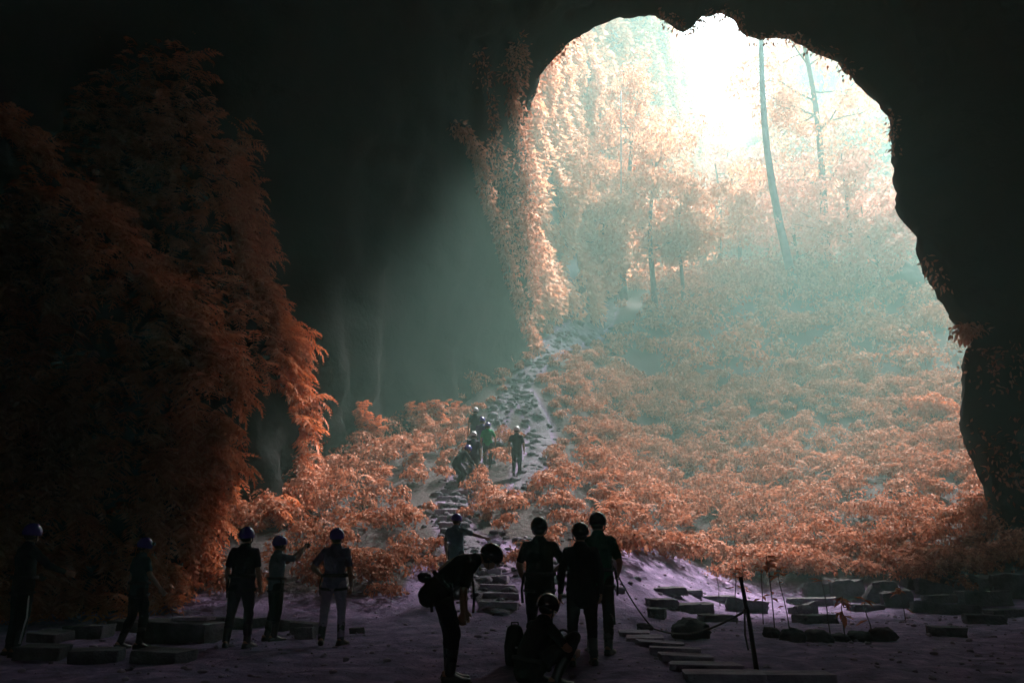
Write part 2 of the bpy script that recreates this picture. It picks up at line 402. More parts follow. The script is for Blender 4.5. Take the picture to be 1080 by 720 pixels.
def surf_samples(me, n, keep=None):
    """random points and normals on a mesh, by area"""
    me.calc_loop_triangles(); nt = len(me.loop_triangles)
    tv = np.empty(nt*3, np.int32); me.loop_triangles.foreach_get('vertices', tv); tv = tv.reshape(-1, 3)
    co = np.empty(len(me.vertices)*3, np.float32); me.vertices.foreach_get('co', co); co = co.reshape(-1, 3).astype(float)
    A, B, C = co[tv[:, 0]], co[tv[:, 1]], co[tv[:, 2]]; nn = np.cross(B-A, C-A); ar = np.linalg.norm(nn, axis=1)/2
    if keep is not None: ar = ar*keep((A+B+C)/3)
    i = RNG.choice(nt, n, p=ar/ar.sum()); u = RNG.random((n, 2)); m = u.sum(1) > 1; u[m] = 1-u[m]
    p = A[i]+(B[i]-A[i])*u[:, :1]+(C[i]-A[i])*u[:, 1:]; nr = nn[i]/(np.linalg.norm(nn[i], axis=1, keepdims=True)+1e-9)
    return p, nr

# path lines, traced over the terrain
def trace(pix): return np.array([hit(a, b)[:2] for a, b in pix])
main_px = [(529, 648), (527, 642), (523, 632), (505, 600), (486, 570), (476, 545), (482, 520), (494, 496), (508, 468), (528, 436), (546, 406), (570, 380), (602, 354), (640, 326), (680, 302), (720, 284)]
main_w = [.15, .4, .5, .5, .42, .4, .36, .36, .36, .36, .4, .5, .7, .9, .9, .7]
side_px = [(548, 520), (560, 495), (570, 470), (568, 445), (556, 424), (546, 408)]; side_w = [.3, .5, .55, .5, .5, .5]
main_xy = trace(main_px); side_xy = trace(side_px)
bare_xy = trace([(640, 625), (600, 600), (560, 588), (520, 572)])
def polydist(p, line):
    d = np.full(len(p), 1e9)
    for a, b in zip(line[:-1], line[1:]):
        ab = b-a; t = np.clip(((p-a)@ab)/(ab@ab), 0, 1); d = np.minimum(d, np.linalg.norm(p-(a+t[:, None]*ab), axis=1))
    return d
def widthat(line, w, p):
    d = np.full(len(p), 1e9); ww = np.zeros(len(p))
    for (a, b), (wa, wb) in zip(zip(line[:-1], line[1:]), zip(w[:-1], w[1:])):
        ab = b-a; t = np.clip(((p-a)@ab)/(ab@ab), 0, 1); e = np.linalg.norm(p-(a+t[:, None]*ab), axis=1); m = e < d; d[m] = e[m]; ww[m] = (wa+(wb-wa)*t)[m]
    return d-ww
def onpath(p): return np.minimum(np.minimum(widthat(main_xy, main_w, p), widthat(side_xy, side_w, p)), polydist(p, bare_xy)-.35)
def strip(name, line, w, label):
    d = np.concatenate([[0], np.cumsum(np.linalg.norm(np.diff(line, axis=0), axis=1))]); s = np.arange(0, d[-1], .16)
    c = np.stack([np.interp(s, d, line[:, k]) for k in (0, 1)], -1); ww = np.interp(s, d, w)
    tg = np.gradient(c, axis=0); tg /= np.linalg.norm(tg, axis=1, keepdims=True); nn = np.stack([tg[:, 1], -tg[:, 0]], -1)
    K = 9; V = []
    for j in range(K):
        f = 2*j/(K-1)-1; edge = 1+.35*fbm(np.stack([s*.9, 0*s+f*3, 0*s], -1), 3, 91)
        xy = c+nn*(ww*f*edge)[:, None]
        lift = .012+.05*(1-f*f)*(.6+.8*fbm(np.stack([xy[:, 0]*2.2, xy[:, 1]*2.2, 0*s], -1), 3, 93)) if abs(f) < .99 else np.full(len(s), -.03)
        V.append(np.column_stack([xy, hz(xy[:, 0], xy[:, 1])+lift]))
    V = np.array(V).transpose(1, 0, 2); n = len(s); ii = np.arange(n*K).reshape(n, K)
    q = np.stack([ii[:-1, :-1], ii[:-1, 1:], ii[1:, 1:], ii[1:, :-1]], -1).reshape(-1, 4)
    return tag(link(name, smooth(mesh_np(name, V.reshape(-1, 3), q)), M['path']), label, 'path', kind='structure')
strip('path', main_xy, main_w, 'pale stony path climbing the fern slope to the cave mouth')
strip('path.001', side_xy, side_w, 'short pale stony track beside the lone walker on the slope')

# rubble along the paths
def ico(sub):
    bm = bmesh.new(); bmesh.ops.create_icosphere(bm, subdivisions=sub, radius=1); v = np.array([x.co[:] for x in bm.verts]); f = np.array([[y.index for y in x.verts] for x in bm.faces]); bm.free(); return v, f
IV, IF = ico(2); IV3, IF3 = ico(3); IV4, IF4 = ico(4)
def rubble(n):
    vs = []; fs = []; c = 0
    for i in range(n):
        r = random.random()
        if r < .72: line, w = main_xy, main_w
        elif r < .86: line, w = side_xy, side_w
        else: line, w = bare_xy, [.8]*len(bare_xy)
        k = random.randrange(2 if r < .72 else 0, len(line)-1); f = random.random(); p = line[k]*(1-f)+line[k+1]*f
        ww = w[k]*1.35; p = p+np.array([random.gauss(0, .6)*ww, random.gauss(0, .6)*ww])
        s = random.uniform(.03, .11)*(1+max(0, p[1]-20)*.035)*random.choice((1, 1, 1, 1.8))
        v = IV*(1+.35*vnoise(IV*1.7+i*3.1, 5))[:, None]*np.array([s, s*random.uniform(.6, 1), s*random.uniform(.4, .7)])
        a = random.uniform(0, 6.28); rm = np.array([[math.cos(a), -math.sin(a), 0], [math.sin(a), math.cos(a), 0], [0, 0, 1]])
        vs.append(v@rm.T+np.array([p[0], p[1], float(hz(*p))+s*.15])); fs.append(IF+c); c += len(IV)
    return mesh_np('rubble', np.concatenate(vs), np.concatenate(fs))
tag(link('rubble', rubble(1100), M['path']), 'loose pale stones scattered along the slope path', 'rubble', kind='stuff')

def pebbles(n):
    v0, f0 = ico(1); p = np.column_stack([RNG.uniform(-11, 15, n), 6+RNG.random(n)**.8*18]); p = p[(np.abs(p[:, 0]) < p[:, 1]*.7+1)]
    p = p[fbm(np.column_stack([p*.6, 0*p[:, 0]]), 3, 19)+.5*RNG.random(len(p)) > .12]; n = len(p)
    sz = .012+.05*RNG.random(n)**5; d = np.stack([RNG.uniform(.7, 1.3, n), RNG.uniform(.7, 1.3, n), RNG.uniform(.4, .8, n)], -1)*sz[:, None]
    v = v0[None]*d[:, None, :]*RNG.uniform(.8, 1.2, (n, len(v0), 1))+np.column_stack([p, hz(p[:, 0], p[:, 1])+sz*.15])[:, None, :]
    return mesh_np('pebbles', v.reshape(-1, 3), (f0[None]+(np.arange(n)*len(v0))[:, None, None]).reshape(-1, 3))
tag(link('pebbles', pebbles(5200), M['slab']), 'small pebbles and grit strewn over the open dirt floor', 'pebbles', kind='stuff')

# ---- ground cover on the slope: bushy clumps of leaves and fronds
def fern_zone(p):
    front = np.where(p[:, 0] < -2.3, 16.6, 18.6+3.7*sstep(.8, 4.5, p[:, 0]))+.7*fbm(np.column_stack([p*.4, 0*p[:, 0]]), 2, 15)+.5*fbm(np.column_stack([p*.8, 0*p[:, 0]]), 2, 16)
    return (p[:, 1] > front) & (onpath(p) > .12+.5*fbm(np.column_stack([p*.9, 0*p[:, 0]]), 2, 17))
def cover():
    lb = LB()
    # near: separate leafy mounds on a jittered grid, gaps left between them
    gx, gy = np.meshgrid(np.arange(-11, 33, .86), np.arange(16, 46, .86)); p = np.column_stack([gx.ravel(), gy.ravel()]); p = p+RNG.uniform(-.38, .38, p.shape)
    p = p[(np.abs(p[:, 0]) < p[:, 1]*.7+1)]; p = p[fern_zone(p)]
    dens = fbm(np.column_stack([p*.5, 0*p[:, 0]]), 3, 14, .6); p = p[dens > -.5+.25*RNG.random(len(p))]
    op = onpath(p)
    def mound(x, y, r, hh, k, leaf):
        z = float(hz(x, y)); sub = random.randint(4, 7)
        for j in range(sub):      # a mound is several sprays
            a = 6.283*j/sub+random.uniform(-.5, .5); rr = r*random.uniform(.35, .75)*(j > 0); q = r*random.uniform(.38, .6); c = np.array([x+rr*math.cos(a), y+rr*math.sin(a), z+hh*random.uniform(.35, .85)+.3*hh*(j == 0)])
            d = unit(k//sub); d[:, 2] = np.abs(d[:, 2])*1.0-.12; d /= np.linalg.norm(d, axis=1, keepdims=True)
            lb.dome(c+d*np.array([q, q, q*.75])*RNG.uniform(.82, 1.06, (len(d), 1)), d, np.full(len(d), leaf))
    for (x, y), o_ in zip(p, op):
        r = random.choice((.42, .5, .6, .75, .95))*random.uniform(.85, 1.15)*(.45+.55*min(1, max(0, o_/2.0))); mound(x, y, r, r*random.uniform(.6, 1.25), int(80+330*r), .06+.0022*y)
    m = (RNG.random(len(p)) < .3) & (op > 1.0); pf = np.repeat(p[m], 6, 0)
    a = RNG.uniform(0, 6.28, len(pf)); f = np.column_stack([np.cos(a), np.sin(a), RNG.uniform(.2, .8, len(pf))])
    pos = np.column_stack([pf, hz(pf[:, 0], pf[:, 1])+RNG.uniform(.3, .6, len(pf))]); lb.fronds(pos, f, RNG.uniform(.5, 1.0, len(pf)))
    # far
    gx, gy = np.meshgrid(np.arange(-4, 70, 2.2), np.arange(45, 104, 2.2)); p = np.column_stack([gx.ravel(), gy.ravel()]); p = p+RNG.uniform(-.9, .9, p.shape)
    p = p[fern_zone(p)]; p = p[(p[:, 0] < p[:, 1]*.68)]
    dens = fbm(np.column_stack([p*.26, 0*p[:, 0]]), 3, 18, .6); p = p[dens > -.55+.15*RNG.random(len(p))]
    opf = onpath(p)
    for (x, y), o_ in zip(p, opf):
        r = random.uniform(.85, 1.9)*(1+.8*random.random()**2*(y > 56))*(.35+.65*min(1, o_/4.5)); mound(x, y, r, r*random.uniform(.6, 1.3), int(150*r), .2+.0022*y)
    return lb.obj('undergrowth', M['fern'])
tag(cover(), 'dense orange fern undergrowth covering the slope under the cave mouth', 'undergrowth', kind='stuff')

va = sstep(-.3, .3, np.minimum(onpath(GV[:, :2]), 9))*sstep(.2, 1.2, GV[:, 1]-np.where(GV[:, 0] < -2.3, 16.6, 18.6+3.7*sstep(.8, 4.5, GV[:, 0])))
ground_me.attributes.new('soil_shade', 'FLOAT', 'POINT').data.foreach_set('value', va.astype(np.float32))  # darker soil under ferns, with the shade between clumps painted into its colour
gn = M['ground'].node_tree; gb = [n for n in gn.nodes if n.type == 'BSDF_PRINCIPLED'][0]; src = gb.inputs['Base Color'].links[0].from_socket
at = gn.nodes.new('ShaderNodeAttribute'); at.attribute_name = 'soil_shade'; gm = gn.nodes.new('ShaderNodeMix'); gm.data_type = 'RGBA'
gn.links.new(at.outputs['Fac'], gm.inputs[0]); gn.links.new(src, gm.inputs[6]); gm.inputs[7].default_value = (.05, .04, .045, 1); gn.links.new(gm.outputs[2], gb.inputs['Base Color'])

# ---- ferns hanging on the two buttresses
def wallferns(me, n, size, name, label, lim):
    p, nr = surf_samples(me, n*2, lim)
    nr[(nr[:, 1] > 0) & (nr[:, 0] < -.3)] *= -1
    dep = p[:, 1]*CT+(p[:, 2]-CH)*ST; qx = 540+F*p[:, 0]/dep; qy = 360-F*((p[:, 2]-CH)*CT-p[:, 1]*ST)/dep
    hole = ((qx-268)/44)**2+((qy-465)/62)**2 < 1
    m = (fbm(p*np.array([.95, .95, .32]), 4, 101, .65) > -.2+.4*(RNG.random(len(p))-.5)) & ~hole; p, nr = p[m][:n], nr[m][:n]
    p = p+nr*(1.1*np.clip(fbm(p*.9, 3, 103)+.15, 0, 1)*RNG.random(len(p)))[:, None]
    ht = p[:, 2]
    out = nr.copy(); out[:, 2] = RNG.uniform(-1.3, .25, len(p)); out[:, :2] += RNG.normal(0, .35, (len(p), 2))
    lb = LB(); sz = size*RNG.uniform(.55, 1.35, len(p)); lb.fronds(p+nr*.02, out, sz)
    k = len(p)//2; lb.leaves(p[:k]+nr[:k]*RNG.uniform(.05, .35, (k, 1)), np.full(k, .16), nr[:k], .45, .6)
    return tag(lb.obj(name, M['fernd']), label, 'ferns', kind='stuff')
wallferns(front.data, 3900, .95, 'hanging_ferns', 'rust orange ferns hanging thickly over the low rock mass', lambda c: ((c[:, 0] > -14) & (c[:, 1] < 18.6) & (c[:, 2] > 0))*1.0)
wallferns(rear.data, 4600, .95, 'hanging_ferns.001', 'rust orange ferns trailing down the tall rock buttress', lambda c: ((c[:, 0] > -12.5) & (c[:, 1] < 24.6) & (c[:, 2] > 1))*(1.0-.5*(c[:, 2] > 14)))

# ---- vegetation on the left rim of the mouth and on the recess wall
from mathutils.bvhtree import BVHTree
def bvh_of(me):
    co = [v.co[:] for v in me.vertices]; return BVHTree.FromPolygons(co, [tuple(p.vertices) for p in me.polygons])
cave_bvh = bvh_of(cave_me)
def hitcave(px, py):
    d = Vector(ray(px, py)).normalized(); h = cave_bvh.ray_cast(Vector((0, 0, CH)), d)
    return np.array(h[0]) if h[0] is not None else P(px, py, 38)
def ribs():
    lb = LB()
    A = [(478, 138), (494, 152), (504, 178), (510, 210), (522, 240), (530, 275), (540, 305), (548, 330), (556, 352), (566, 372)]
    B = [(544, 52), (540, 78), (536, 108), (545, 140), (552, 180), (556, 230), (558, 280), (560, 320)]
    C = [(500, 60), (512, 95), (520, 140), (528, 190), (534, 230)]
    for line, r, dn in ((A, .5, 300), (B, .8, 330), (C, .6, 90)):
        pts = np.array([hitcave(*q) for q in line])
        for a, b in zip(pts[:-1], pts[1:]):
            n = int(dn*np.linalg.norm(b-a)/2.0); n = min(n, 1500)
            t = RNG.random((n, 1)); c = a*(1-t)+b*t; d = unit(n)
            d[:, 1] = -np.abs(d[:, 1])
            lb.leaves(c+np.array([.1, -.35, 0])+d*r*RNG.random((n, 1))**.5*(.5+.8*np.abs(vnoise(c*.9, 7)))[:, None], np.full(n, .24), d, .42, .7)
    face = []
    while len(face) < 1700:
        t = random.random(); py = 55+300*t; x0 = np.interp(py, [q[1] for q in A], [q[0] for q in A]); px = random.uniform(x0, 562)
        if vnoise(np.array([[px*.035, py*.012, 3.]]), 8)[0] > .2: face.append(hitcave(px, py))
    face = np.array(face); d = unit(len(face)); d[:, 1] = -np.abs(d[:, 1]); lb.leaves(face+d*.45, np.full(len(face), .24), d, .42, .8)
    tuft = P(1019, 347, 29.2); d = unit(260); d[:, 2] -= .3; lb.leaves(tuft+d*np.array([.7, .6, .45])*RNG.random((260, 1)), np.full(260, .24), d, .45, .9)
    # rest of the rim, sparse
    rim = mouth[12:-6]; n = 2600; i = RNG.integers(0, len(rim)-1, n); t = RNG.random((n, 1)); c = rim[i]*(1-t)+rim[i+1]*t
    m = fbm(c*.5, 2, 111) > -.08; c = c[m]; d = unit(len(c)); d[:, 2] -= .4
    lb.leaves(c+d*np.array([.35, .5, .4])*RNG.random((len(c), 1)), np.full(len(c), .24), d, .45, .6)
    low = []
    for _ in range(1500):
        px = 1012+75*random.random()**1.3; py = random.uniform(375, 600)
        if px > 1015+max(0, py-420)*.32-8 and vnoise(np.array([[px*.05, py*.05, 9.]]), 12)[0] > -.1: low.append(hitcave(px, py))
    low = np.array(low); d = unit(len(low)); d[:, 1] = -np.abs(d[:, 1]); lb.leaves(low+d*.5, np.full(len(low), .22), d, .45, .6)
    return lb.obj('rim_creepers', M['rim'])
tag(ribs(), 'creepers hanging in ragged strands on the rim of the cave mouth', 'creepers', kind='stuff')
def recess():
    lb = LB(); pts = []
    for _ in range(2600):
        px = random.uniform(335, 560); py = random.uniform(425, 520)
        p = hitcave(px, py)
        if p[1] > 22 and p[2] > float(hz0(p[0], p[1]))-.5: pts.append(p)
    pts = np.array(pts); m = fbm(pts*.4, 3, 121) > -.05; pts = pts[m]
    pts = pts[:330]
    f = np.tile([.5, -.8, 0.], (len(pts), 1))+.5*unit(len(pts))
    lb.fronds(pts, f, RNG.uniform(.35, .8, len(pts)))
    return lb.obj('recess_ferns', M['fernd'])
tag(recess(), 'sparse dark ferns on the shaded recess wall', 'ferns', kind='stuff')

# ---- foliage curtain on the doline cliff
def curtain():
    lb = LB()
    def seen(c):
        dep = c[:, 1]*CT+(c[:, 2]-CH)*ST; qx = 540+F*c[:, 0]/dep; qy = 360-F*((c[:, 2]-CH)*CT-c[:, 1]*ST)/dep
        return ((qx > 530) & (qx < 985) & (qy > -25) & (qy < 335) & (c[:, 1] > 40))*(1.0+1.5*(c[:, 1] < 60))
    p, nr = surf_samples(cliff.data, 210000, seen)
    s = np.einsum('ij,ij->i', nr[:, :2], np.array([30, 75])-p[:, :2]); nr[s < 0] *= -1
    m = fbm(p*np.array([.22, .22, .09]), 4, 131) > -.34+.3*(RNG.random(len(p))-.5); p, nr = p[m], nr[m]
    bulge = (.3+1.5*np.clip(fbm(p*.3, 3, 135)+.3, 0, 1))[:, None]
    lb.leaves(p+nr*bulge*RNG.random((len(p), 1)), np.where(p[:, 1] < 60, .4, np.where(p[:, 1] < 85, .55, .72)), nr, .5, .8)
    return lb.obj('cliff_foliage', M['tree'])
tag(curtain(), 'pale orange creepers and bushes curtaining the sinkhole cliff', 'foliage', kind='stuff')

# ------------------------------------------------------------------ trees
def tree(base, h, r0, lean, crown_r, crown_from, nl, leaf, mat, label, name='tree', seed=0, limbs=9, group=None, clus=26, flat=.7):
    rs = random.Random(seed); root = empty(name, base)
    tag(root, label, 'tree', group)
    mb = MB(); n = 12; pts = []; rr = []
    for i in range(n+1):
        f = i/n; pts.append(np.array([lean[0]*f+.02*h*math.sin(f*5+seed), lean[1]*f+.015*h*math.cos(f*4+seed*2), h*f-.6*(i == 0)])); rr.append(r0*(1-.72*f)*(1.35 if i == 0 else 1))
    mb.loft(pts, rr, n=9)
    centers = []
    for k in range(limbs):
        f = rs.uniform(crown_from, .97); i = min(n-1, int(f*n)); b = pts[i]*(1-(f*n-i))+pts[i+1]*(f*n-i)
        a = k*2.4+rs.uniform(-.4, .4); L = crown_r*rs.uniform(.55, 1.0)*(1.15-.6*abs(f-.7)); el = rs.uniform(.1, .7)
        d = np.array([math.cos(a)*math.cos(el), math.sin(a)*math.cos(el), math.sin(el)]); q = [b]
        for j in range(1, 5): q.append(b+d*L*j/4+np.array([0, 0, .06*L*j/4*rs.uniform(-1, 1.5)])+np.array([rs.uniform(-1, 1), rs.uniform(-1, 1), 0])*.04*L)
        rl = r0*.38*(1-.6*f); mb.loft(q, [rl, rl*.8, rl*.6, rl*.4, rl*.2], n=6)
        centers += [(q[4], 1.0), (q[3], .9), (q[2], .6)]
    tm = smooth(mb.mesh('trunk')); link('trunk', tm, M['bark'], root)
    if nl:
        lb = LB(); per = max(6, int(1.9*nl)//(len(centers)*2))
        for c, w in centers:
            for _ in range(2):
                cc = c+np.array([rs.gauss(0, .17), rs.gauss(0, .17), rs.gauss(0, .14)])*crown_r; s = crown_r*rs.uniform(.18, .36)*w
                d = unit(per); lb.dome(cc+d*np.array([s, s, s*flat])*RNG.uniform(.7, 1.1, (per, 1)), d, np.full(per, leaf), .5, .7)
        lb.obj('crown', mat, root)
    return root
b = P(838, 268, 62); b[2] = float(hz(b[0], b[1]))
tree(b, 40, .38, (-1.3, 1), 3.0, .86, 500, .4, M['tree'], 'tall slender dark trunk rising bare against the bright gap', 'tall_tree', 3, 5)
b = hit(872, 292); b = P(876, 262, 66); b[2] = float(hz(b[0], b[1]))
tree(b, 31, .4, (-.6, 0), 7.5, .3, 6500, .38, M['tree'], 'tall thick trunked tree with sparse spreading limbs beside the bare trunk', 'forest_tree', 5, 18)
SPECS = [  # px, Y, h, crown_r, from, leaves, mat, label
    (720, 58, 9.5, 3.4, .35, 2300, 'tree', 'small dark stemmed tree standing at the head of the stony path'),
    (690, 58, 14, 4.6, .3, 2800, 'tree', 'round orange tree just behind the small tree at the path head'),
    (634, 56, 9, 3.6, .2, 2600, 'tree', 'bushy orange tree against the foot of the foliage curtained cliff'),
    (768, 72, 13, 5.0, .3, 2900, 'tree', 'broad pale tree below the bright sky gap'),
    (790, 84, 17, 5.4, .3, 2600, 'pink', 'washed out pink tree directly behind the foot of the bare trunk'),
    (905, 62, 13, 5.0, .25, 3000, 'pink', 'full pink tree at the edge of the cave mouth'),
    (942, 60, 8.5, 4.2, .2, 2500, 'pink', 'low spreading pink tree close under the cave rim'),
    (852, 70, 11, 4.6, .25, 2700, 'pink', 'pink tree between the bare trunk and the thick trunked tree'),
    (745, 96, 22, 6.5, .3, 2600, 'tree', 'tall hazy tree filling the middle distance under the bright gap'),
    (664, 61, 19, 4.5, .3, 2800, 'tree', 'tall orange tree standing close to the high cliff'),
    (818, 98, 20, 6.4, .3, 2400, 'pink', 'faint far tree half dissolved in bright haze'),
    (880, 92, 24, 7.0, .3, 2600, 'tree', 'far tall tree rising behind the thick trunked tree'),
    (926, 84, 24, 6.6, .25, 2600, 'pink', 'tall pale tree seen at the curve of the cave rim'),
    (606, 54, 10, 3.4, .2, 2200, 'tree', 'dim orange tree tucked into the cliff corner'),
]
for i, (px, Yd, h, cr, fr, nl, mk, lab) in enumerate(SPECS):
    x = (px-540)/F*(Yd*1.03); b = gpt(x, Yd)
    tree(b, h, .07+.012*h, (random.uniform(-1, 1), random.uniform(-.6, .6)), cr, fr, nl, .4 if Yd < 80 else .52, M[mk], lab, 'forest_tree', 20+i, 11)
for i, (px, Yd, zt) in enumerate([(840, 107, 66), (772, 109, 60), (905, 100, 76), (880, 104, 74)]):
    x = (px-540)/F*(Yd*1.08); b = np.array([x, Yd+6, zt-7.])
    tree(b, random.uniform(13, 17), .3, (0, 0), 5.5, .2, 2200, .5, M['tree'], 'pale tree on the far rim of the sinkhole, above the cliff', 'rim_tree', 60+i, 11, group='trees along the far rim')
# boulders on the upper slope
def boulder(px, py, w, h, label, seed, mat='boulder', name='boulder', group=None):
    b = hit(px, py); s = b[1]*1.03/F; v = IV4*(1+.34*fbm(IV4*1.4+seed*7, 4, seed)+.16*fbm(IV4*4+seed, 4, seed+3))[:, None]
    v = v*np.array([w*s/2, w*s*.42, h*s*.62]); v[:, 2] = np.maximum(v[:, 2], -h*s*.35)
    o = link(name, smooth(mesh_np(name, v, IF4)), M[mat], None, b+np.array([0, 0, h*s*.22])); return tag(o, label, 'boulder', group)
for k, a in enumerate([(952, 312, 58, 46, 'large dark boulder under the pink trees near the cave rim'), (880, 298, 52, 40, 'dark boulder beneath the thick trunked tree'), (914, 312, 38, 34, 'smaller boulder lying between two larger dark ones'),
                       (826, 268, 30, 15, 'pale boulder at the foot of the tall bare trunk'), (640, 372, 22, 14, 'low boulder beside the upper path')]):
    boulder(*a, seed=200+k)
lb = LB(); rs0 = random.Random(4)
for j in range(26):
    d0 = norm([rs0.uniform(-1, 1), rs0.uniform(-1, 1), rs0.uniform(0, 1)]); d = unit(95); d[:, 2] = np.abs(d[:, 2])-.2; q = rs0.uniform(.35, .6)
    lb.dome(d0*np.array([1.1, .8, 1.2])+d*q, d, np.full(95, .17))
o = lb.obj('dark_shrub', M['fernd']); o.location = hit(985, 446); tag(o, 'big rounded dark shrub on the slope beside the cave edge', 'shrub')
# a pale hanging vine on the cliff
vp = [P(655, y, 52) for y in (96, 120, 150, 180, 204)]
mb = MB(); mb.loft(vp, [.05]*5, n=6); o = link('hanging_vine', smooth(mb.mesh('vine')), M['vine']); tag(o, 'thin pale vine hanging straight down the hazy cliff', 'vine')
# individual bushes along the foot of the slope
def bushmesh(seed):
    lb = LB()
    for j in range(6):
        k = 90; d = unit(k); d[:, 2] = np.abs(d[:, 2])-.1; c = np.array([.34*math.cos(j*1.3), .34*math.sin(j*1.3), random.uniform(.2, .4)])*(j > 0)+np.array([0, 0, .45])*(j == 0)
        lb.dome(c+d*np.array([.32, .32, .27])*RNG.uniform(.8, 1.05, (k, 1)), d, np.full(k, .12))
    a = RNG.uniform(0, 6.28, 14); lb.fronds(np.tile([0, 0, .3], (14, 1)), np.column_stack([np.cos(a), np.sin(a), RNG.uniform(.1, .8, 14)]), RNG.uniform(.5, .8, 14))
    return mesh_np('fern_bush', np.concatenate(lb.v), np.concatenate(lb.f))
BM = [bushmesh(k) for k in range(4)]
for m in BM: m.materials.append(M['fern'])
bush_px = [(655, 590), (683, 584), (712, 592), (742, 588), (770, 596), (796, 590), (824, 598), (852, 594), (880, 600), (905, 594), (930, 600), (958, 596), (985, 602), (1010, 598), (1036, 604), (1060, 600), (800, 606), (846, 608), (912, 610), (966, 606), (1000, 609)]
for i, (px, py) in enumerate(bush_px):
    b = hit(px, py); o = bpy.data.objects.new('fern_bush', BM[i % 4]); COL.objects.link(o); o.location = b-np.array([0, 0, .05]); o.rotation_euler = (0, 0, random.uniform(0, 6.28)); s = random.uniform(.8, 1.35); o.scale = (s, s, s*random.uniform(.8, 1.1))
    tag(o, 'orange leafy bush in the front row along the slope foot, behind the stones', 'bush', 'bushes along the foot of the slope')

# ------------------------------------------------------------------ stones
def blockmesh(w, d, h, seed, rough=.05):
    bm = bmesh.new(); bmesh.ops.create_cube(bm, size=1); bmesh.ops.bevel(bm, geom=bm.edges[:], offset=.03, segments=1, affect='EDGES')
    bmesh.ops.subdivide_edges(bm, edges=bm.edges[:], cuts=4, use_grid_fill=True)
    bmesh.ops.triangulate(bm, faces=[f for f in bm.faces if len(f.verts) > 4])
    v = np.array([x.co[:] for x in bm.verts]); v = v*np.array([w, d, h])
    s = min(w, d, h)
    rs = np.random.default_rng(seed); sh = rs.uniform(-.14, .14, 4)
    v[:, 2] += v[:, 0]*sh[0]*h/w*1.5+v[:, 1]*sh[1]*h/d; v[:, 0] *= 1+sh[2]*v[:, 1]/d; v[:, 0] += v[:, 2]*sh[3]
    n = v/(np.linalg.norm(v, axis=1, keepdims=True)+1e-6)
    v = v+n*(rough*(s+.1)*1.6*fbm(v*2.5/max(s, .15)*.5+seed, 4, seed % 97)+.25*rough*s*fbm(v*14+seed, 2, 5))[:, None]
    for x, c in zip(bm.verts, v): x.co = c
    me = bpy.data.meshes.new('stone'); bm.to_mesh(me); bm.free(); smooth(me); me.set_sharp_from_angle(angle=R(24)); return me
def stone(x0, x1, y0, y1, label, seed, rz=None, tilt=0, mat='stone', name='stone_block', depth=None, group=None, cat='stone', hf=.85, rough=.06):
    b = hit((x0+x1)/2, y1); s = math.hypot(b[1], b[2]-CH)*1.0/F; w = (x1-x0)*s*1.02; h = (y1-y0)*s*hf; d = depth or max(.22, min(.8*w, .62))
    o = link(name, blockmesh(w, d, h, seed, rough), M[mat], None, b+np.array([0, d*.45, h*.42])); rs = random.Random(seed)
    o.rotation_euler = (R(rs.uniform(-3, 3)), R(tilt), R(rs.uniform(-20, 20)) if rz is None else R(rz)); return tag(o, label, cat, group)
ST_ = [
 # right-hand rubble of cut blocks
 (881, 911, 611, 632, 'upright squared block standing tallest in the middle of the stones', 0, 0),
 (851, 880, 614, 628, 'squared block lying close beside the upright block', 0, 0),
 (917, 931, 619, 636, 'small block standing on its corner next to the upright block', 0, 35),
 (926, 949, 613, 624, 'pale topped block behind the corner standing one', 0, -6),
 (934, 963, 623, 640, 'flat sloping slab in front of the pale topped block', 0, -5),
 (957, 984, 607, 621, 'block with a light patch on top, hard against the ferns', 0, 3),
 (971, 1004, 614, 629, 'long pale faced block tilted over its neighbours', 0, 9),
 (995, 1018, 611, 626, 'dark wedge shaped block behind the tilted pale one', 0, 20),
 (978, 1018, 627, 636, 'low dark slab under the tilted pale block', 0, 0),
 (972, 1033, 636, 648, 'longest low kerb stone in front of the block heap', 0, 3),
 (1023, 1053, 605, 624, 'dark angular block leaning back towards the ferns', 0, 12),
 (1053, 1086, 603, 631, 'biggest dark block, cut off by the picture edge', 0, -8),
 (1018, 1069, 622, 639, 'wide dark block with pale rim below the leaning one', 0, 0),
 (1043, 1086, 642, 651, 'low flat slab near the picture edge', 0, 0),
 (1025, 1062, 648, 658, 'rough broken lump just below the low flat slab', 0, 4),
 (990, 1020, 661, 671, 'solitary rough stone on the open dirt', 0, 2),
 (838, 864, 637, 649, 'tapering slab with a pale top behind the saplings', 0, -5),
 (846, 884, 648, 657, 'thin dark slab lying in front of the tapering slab', 0, 2),
 (836, 880, 630, 638, 'long low slab at the foot of the squared block', 0, 0),
 (899, 931, 637, 644, 'thin flat slab in front of the corner standing block', 0, 0),
 (690, 722, 619, 627, 'flat rough stone farthest back beside the rope', 0, 0),
 (726, 742, 622, 628, 'tiny flat stone beside the farthest back stone', 0, 0),
 (685, 715, 631, 641, 'dark slab at the rope end of the stone rows', 0, 0),
 (714, 753, 636, 647, 'long slab with pale corner in the second stone row', 0, -2),
 (740, 775, 648, 656, 'thin slab lying nearest the rope post', 0, 0),
 (687, 703, 641, 652, 'small squat stone below the dark slab', 0, 0),
 (771, 810, 632, 646, 'dark block behind the thin saplings', 0, 2),
 (741, 775, 628, 634, 'low pale slab behind the long slab', 0, 0),
]
for k, (a, b_, c_, d_, lab, rz, tl) in enumerate(ST_): stone(a, b_, c_, d_, lab, 300+k, None, tl, hf=.95, rough=.2, depth=random.uniform(.25, .42))
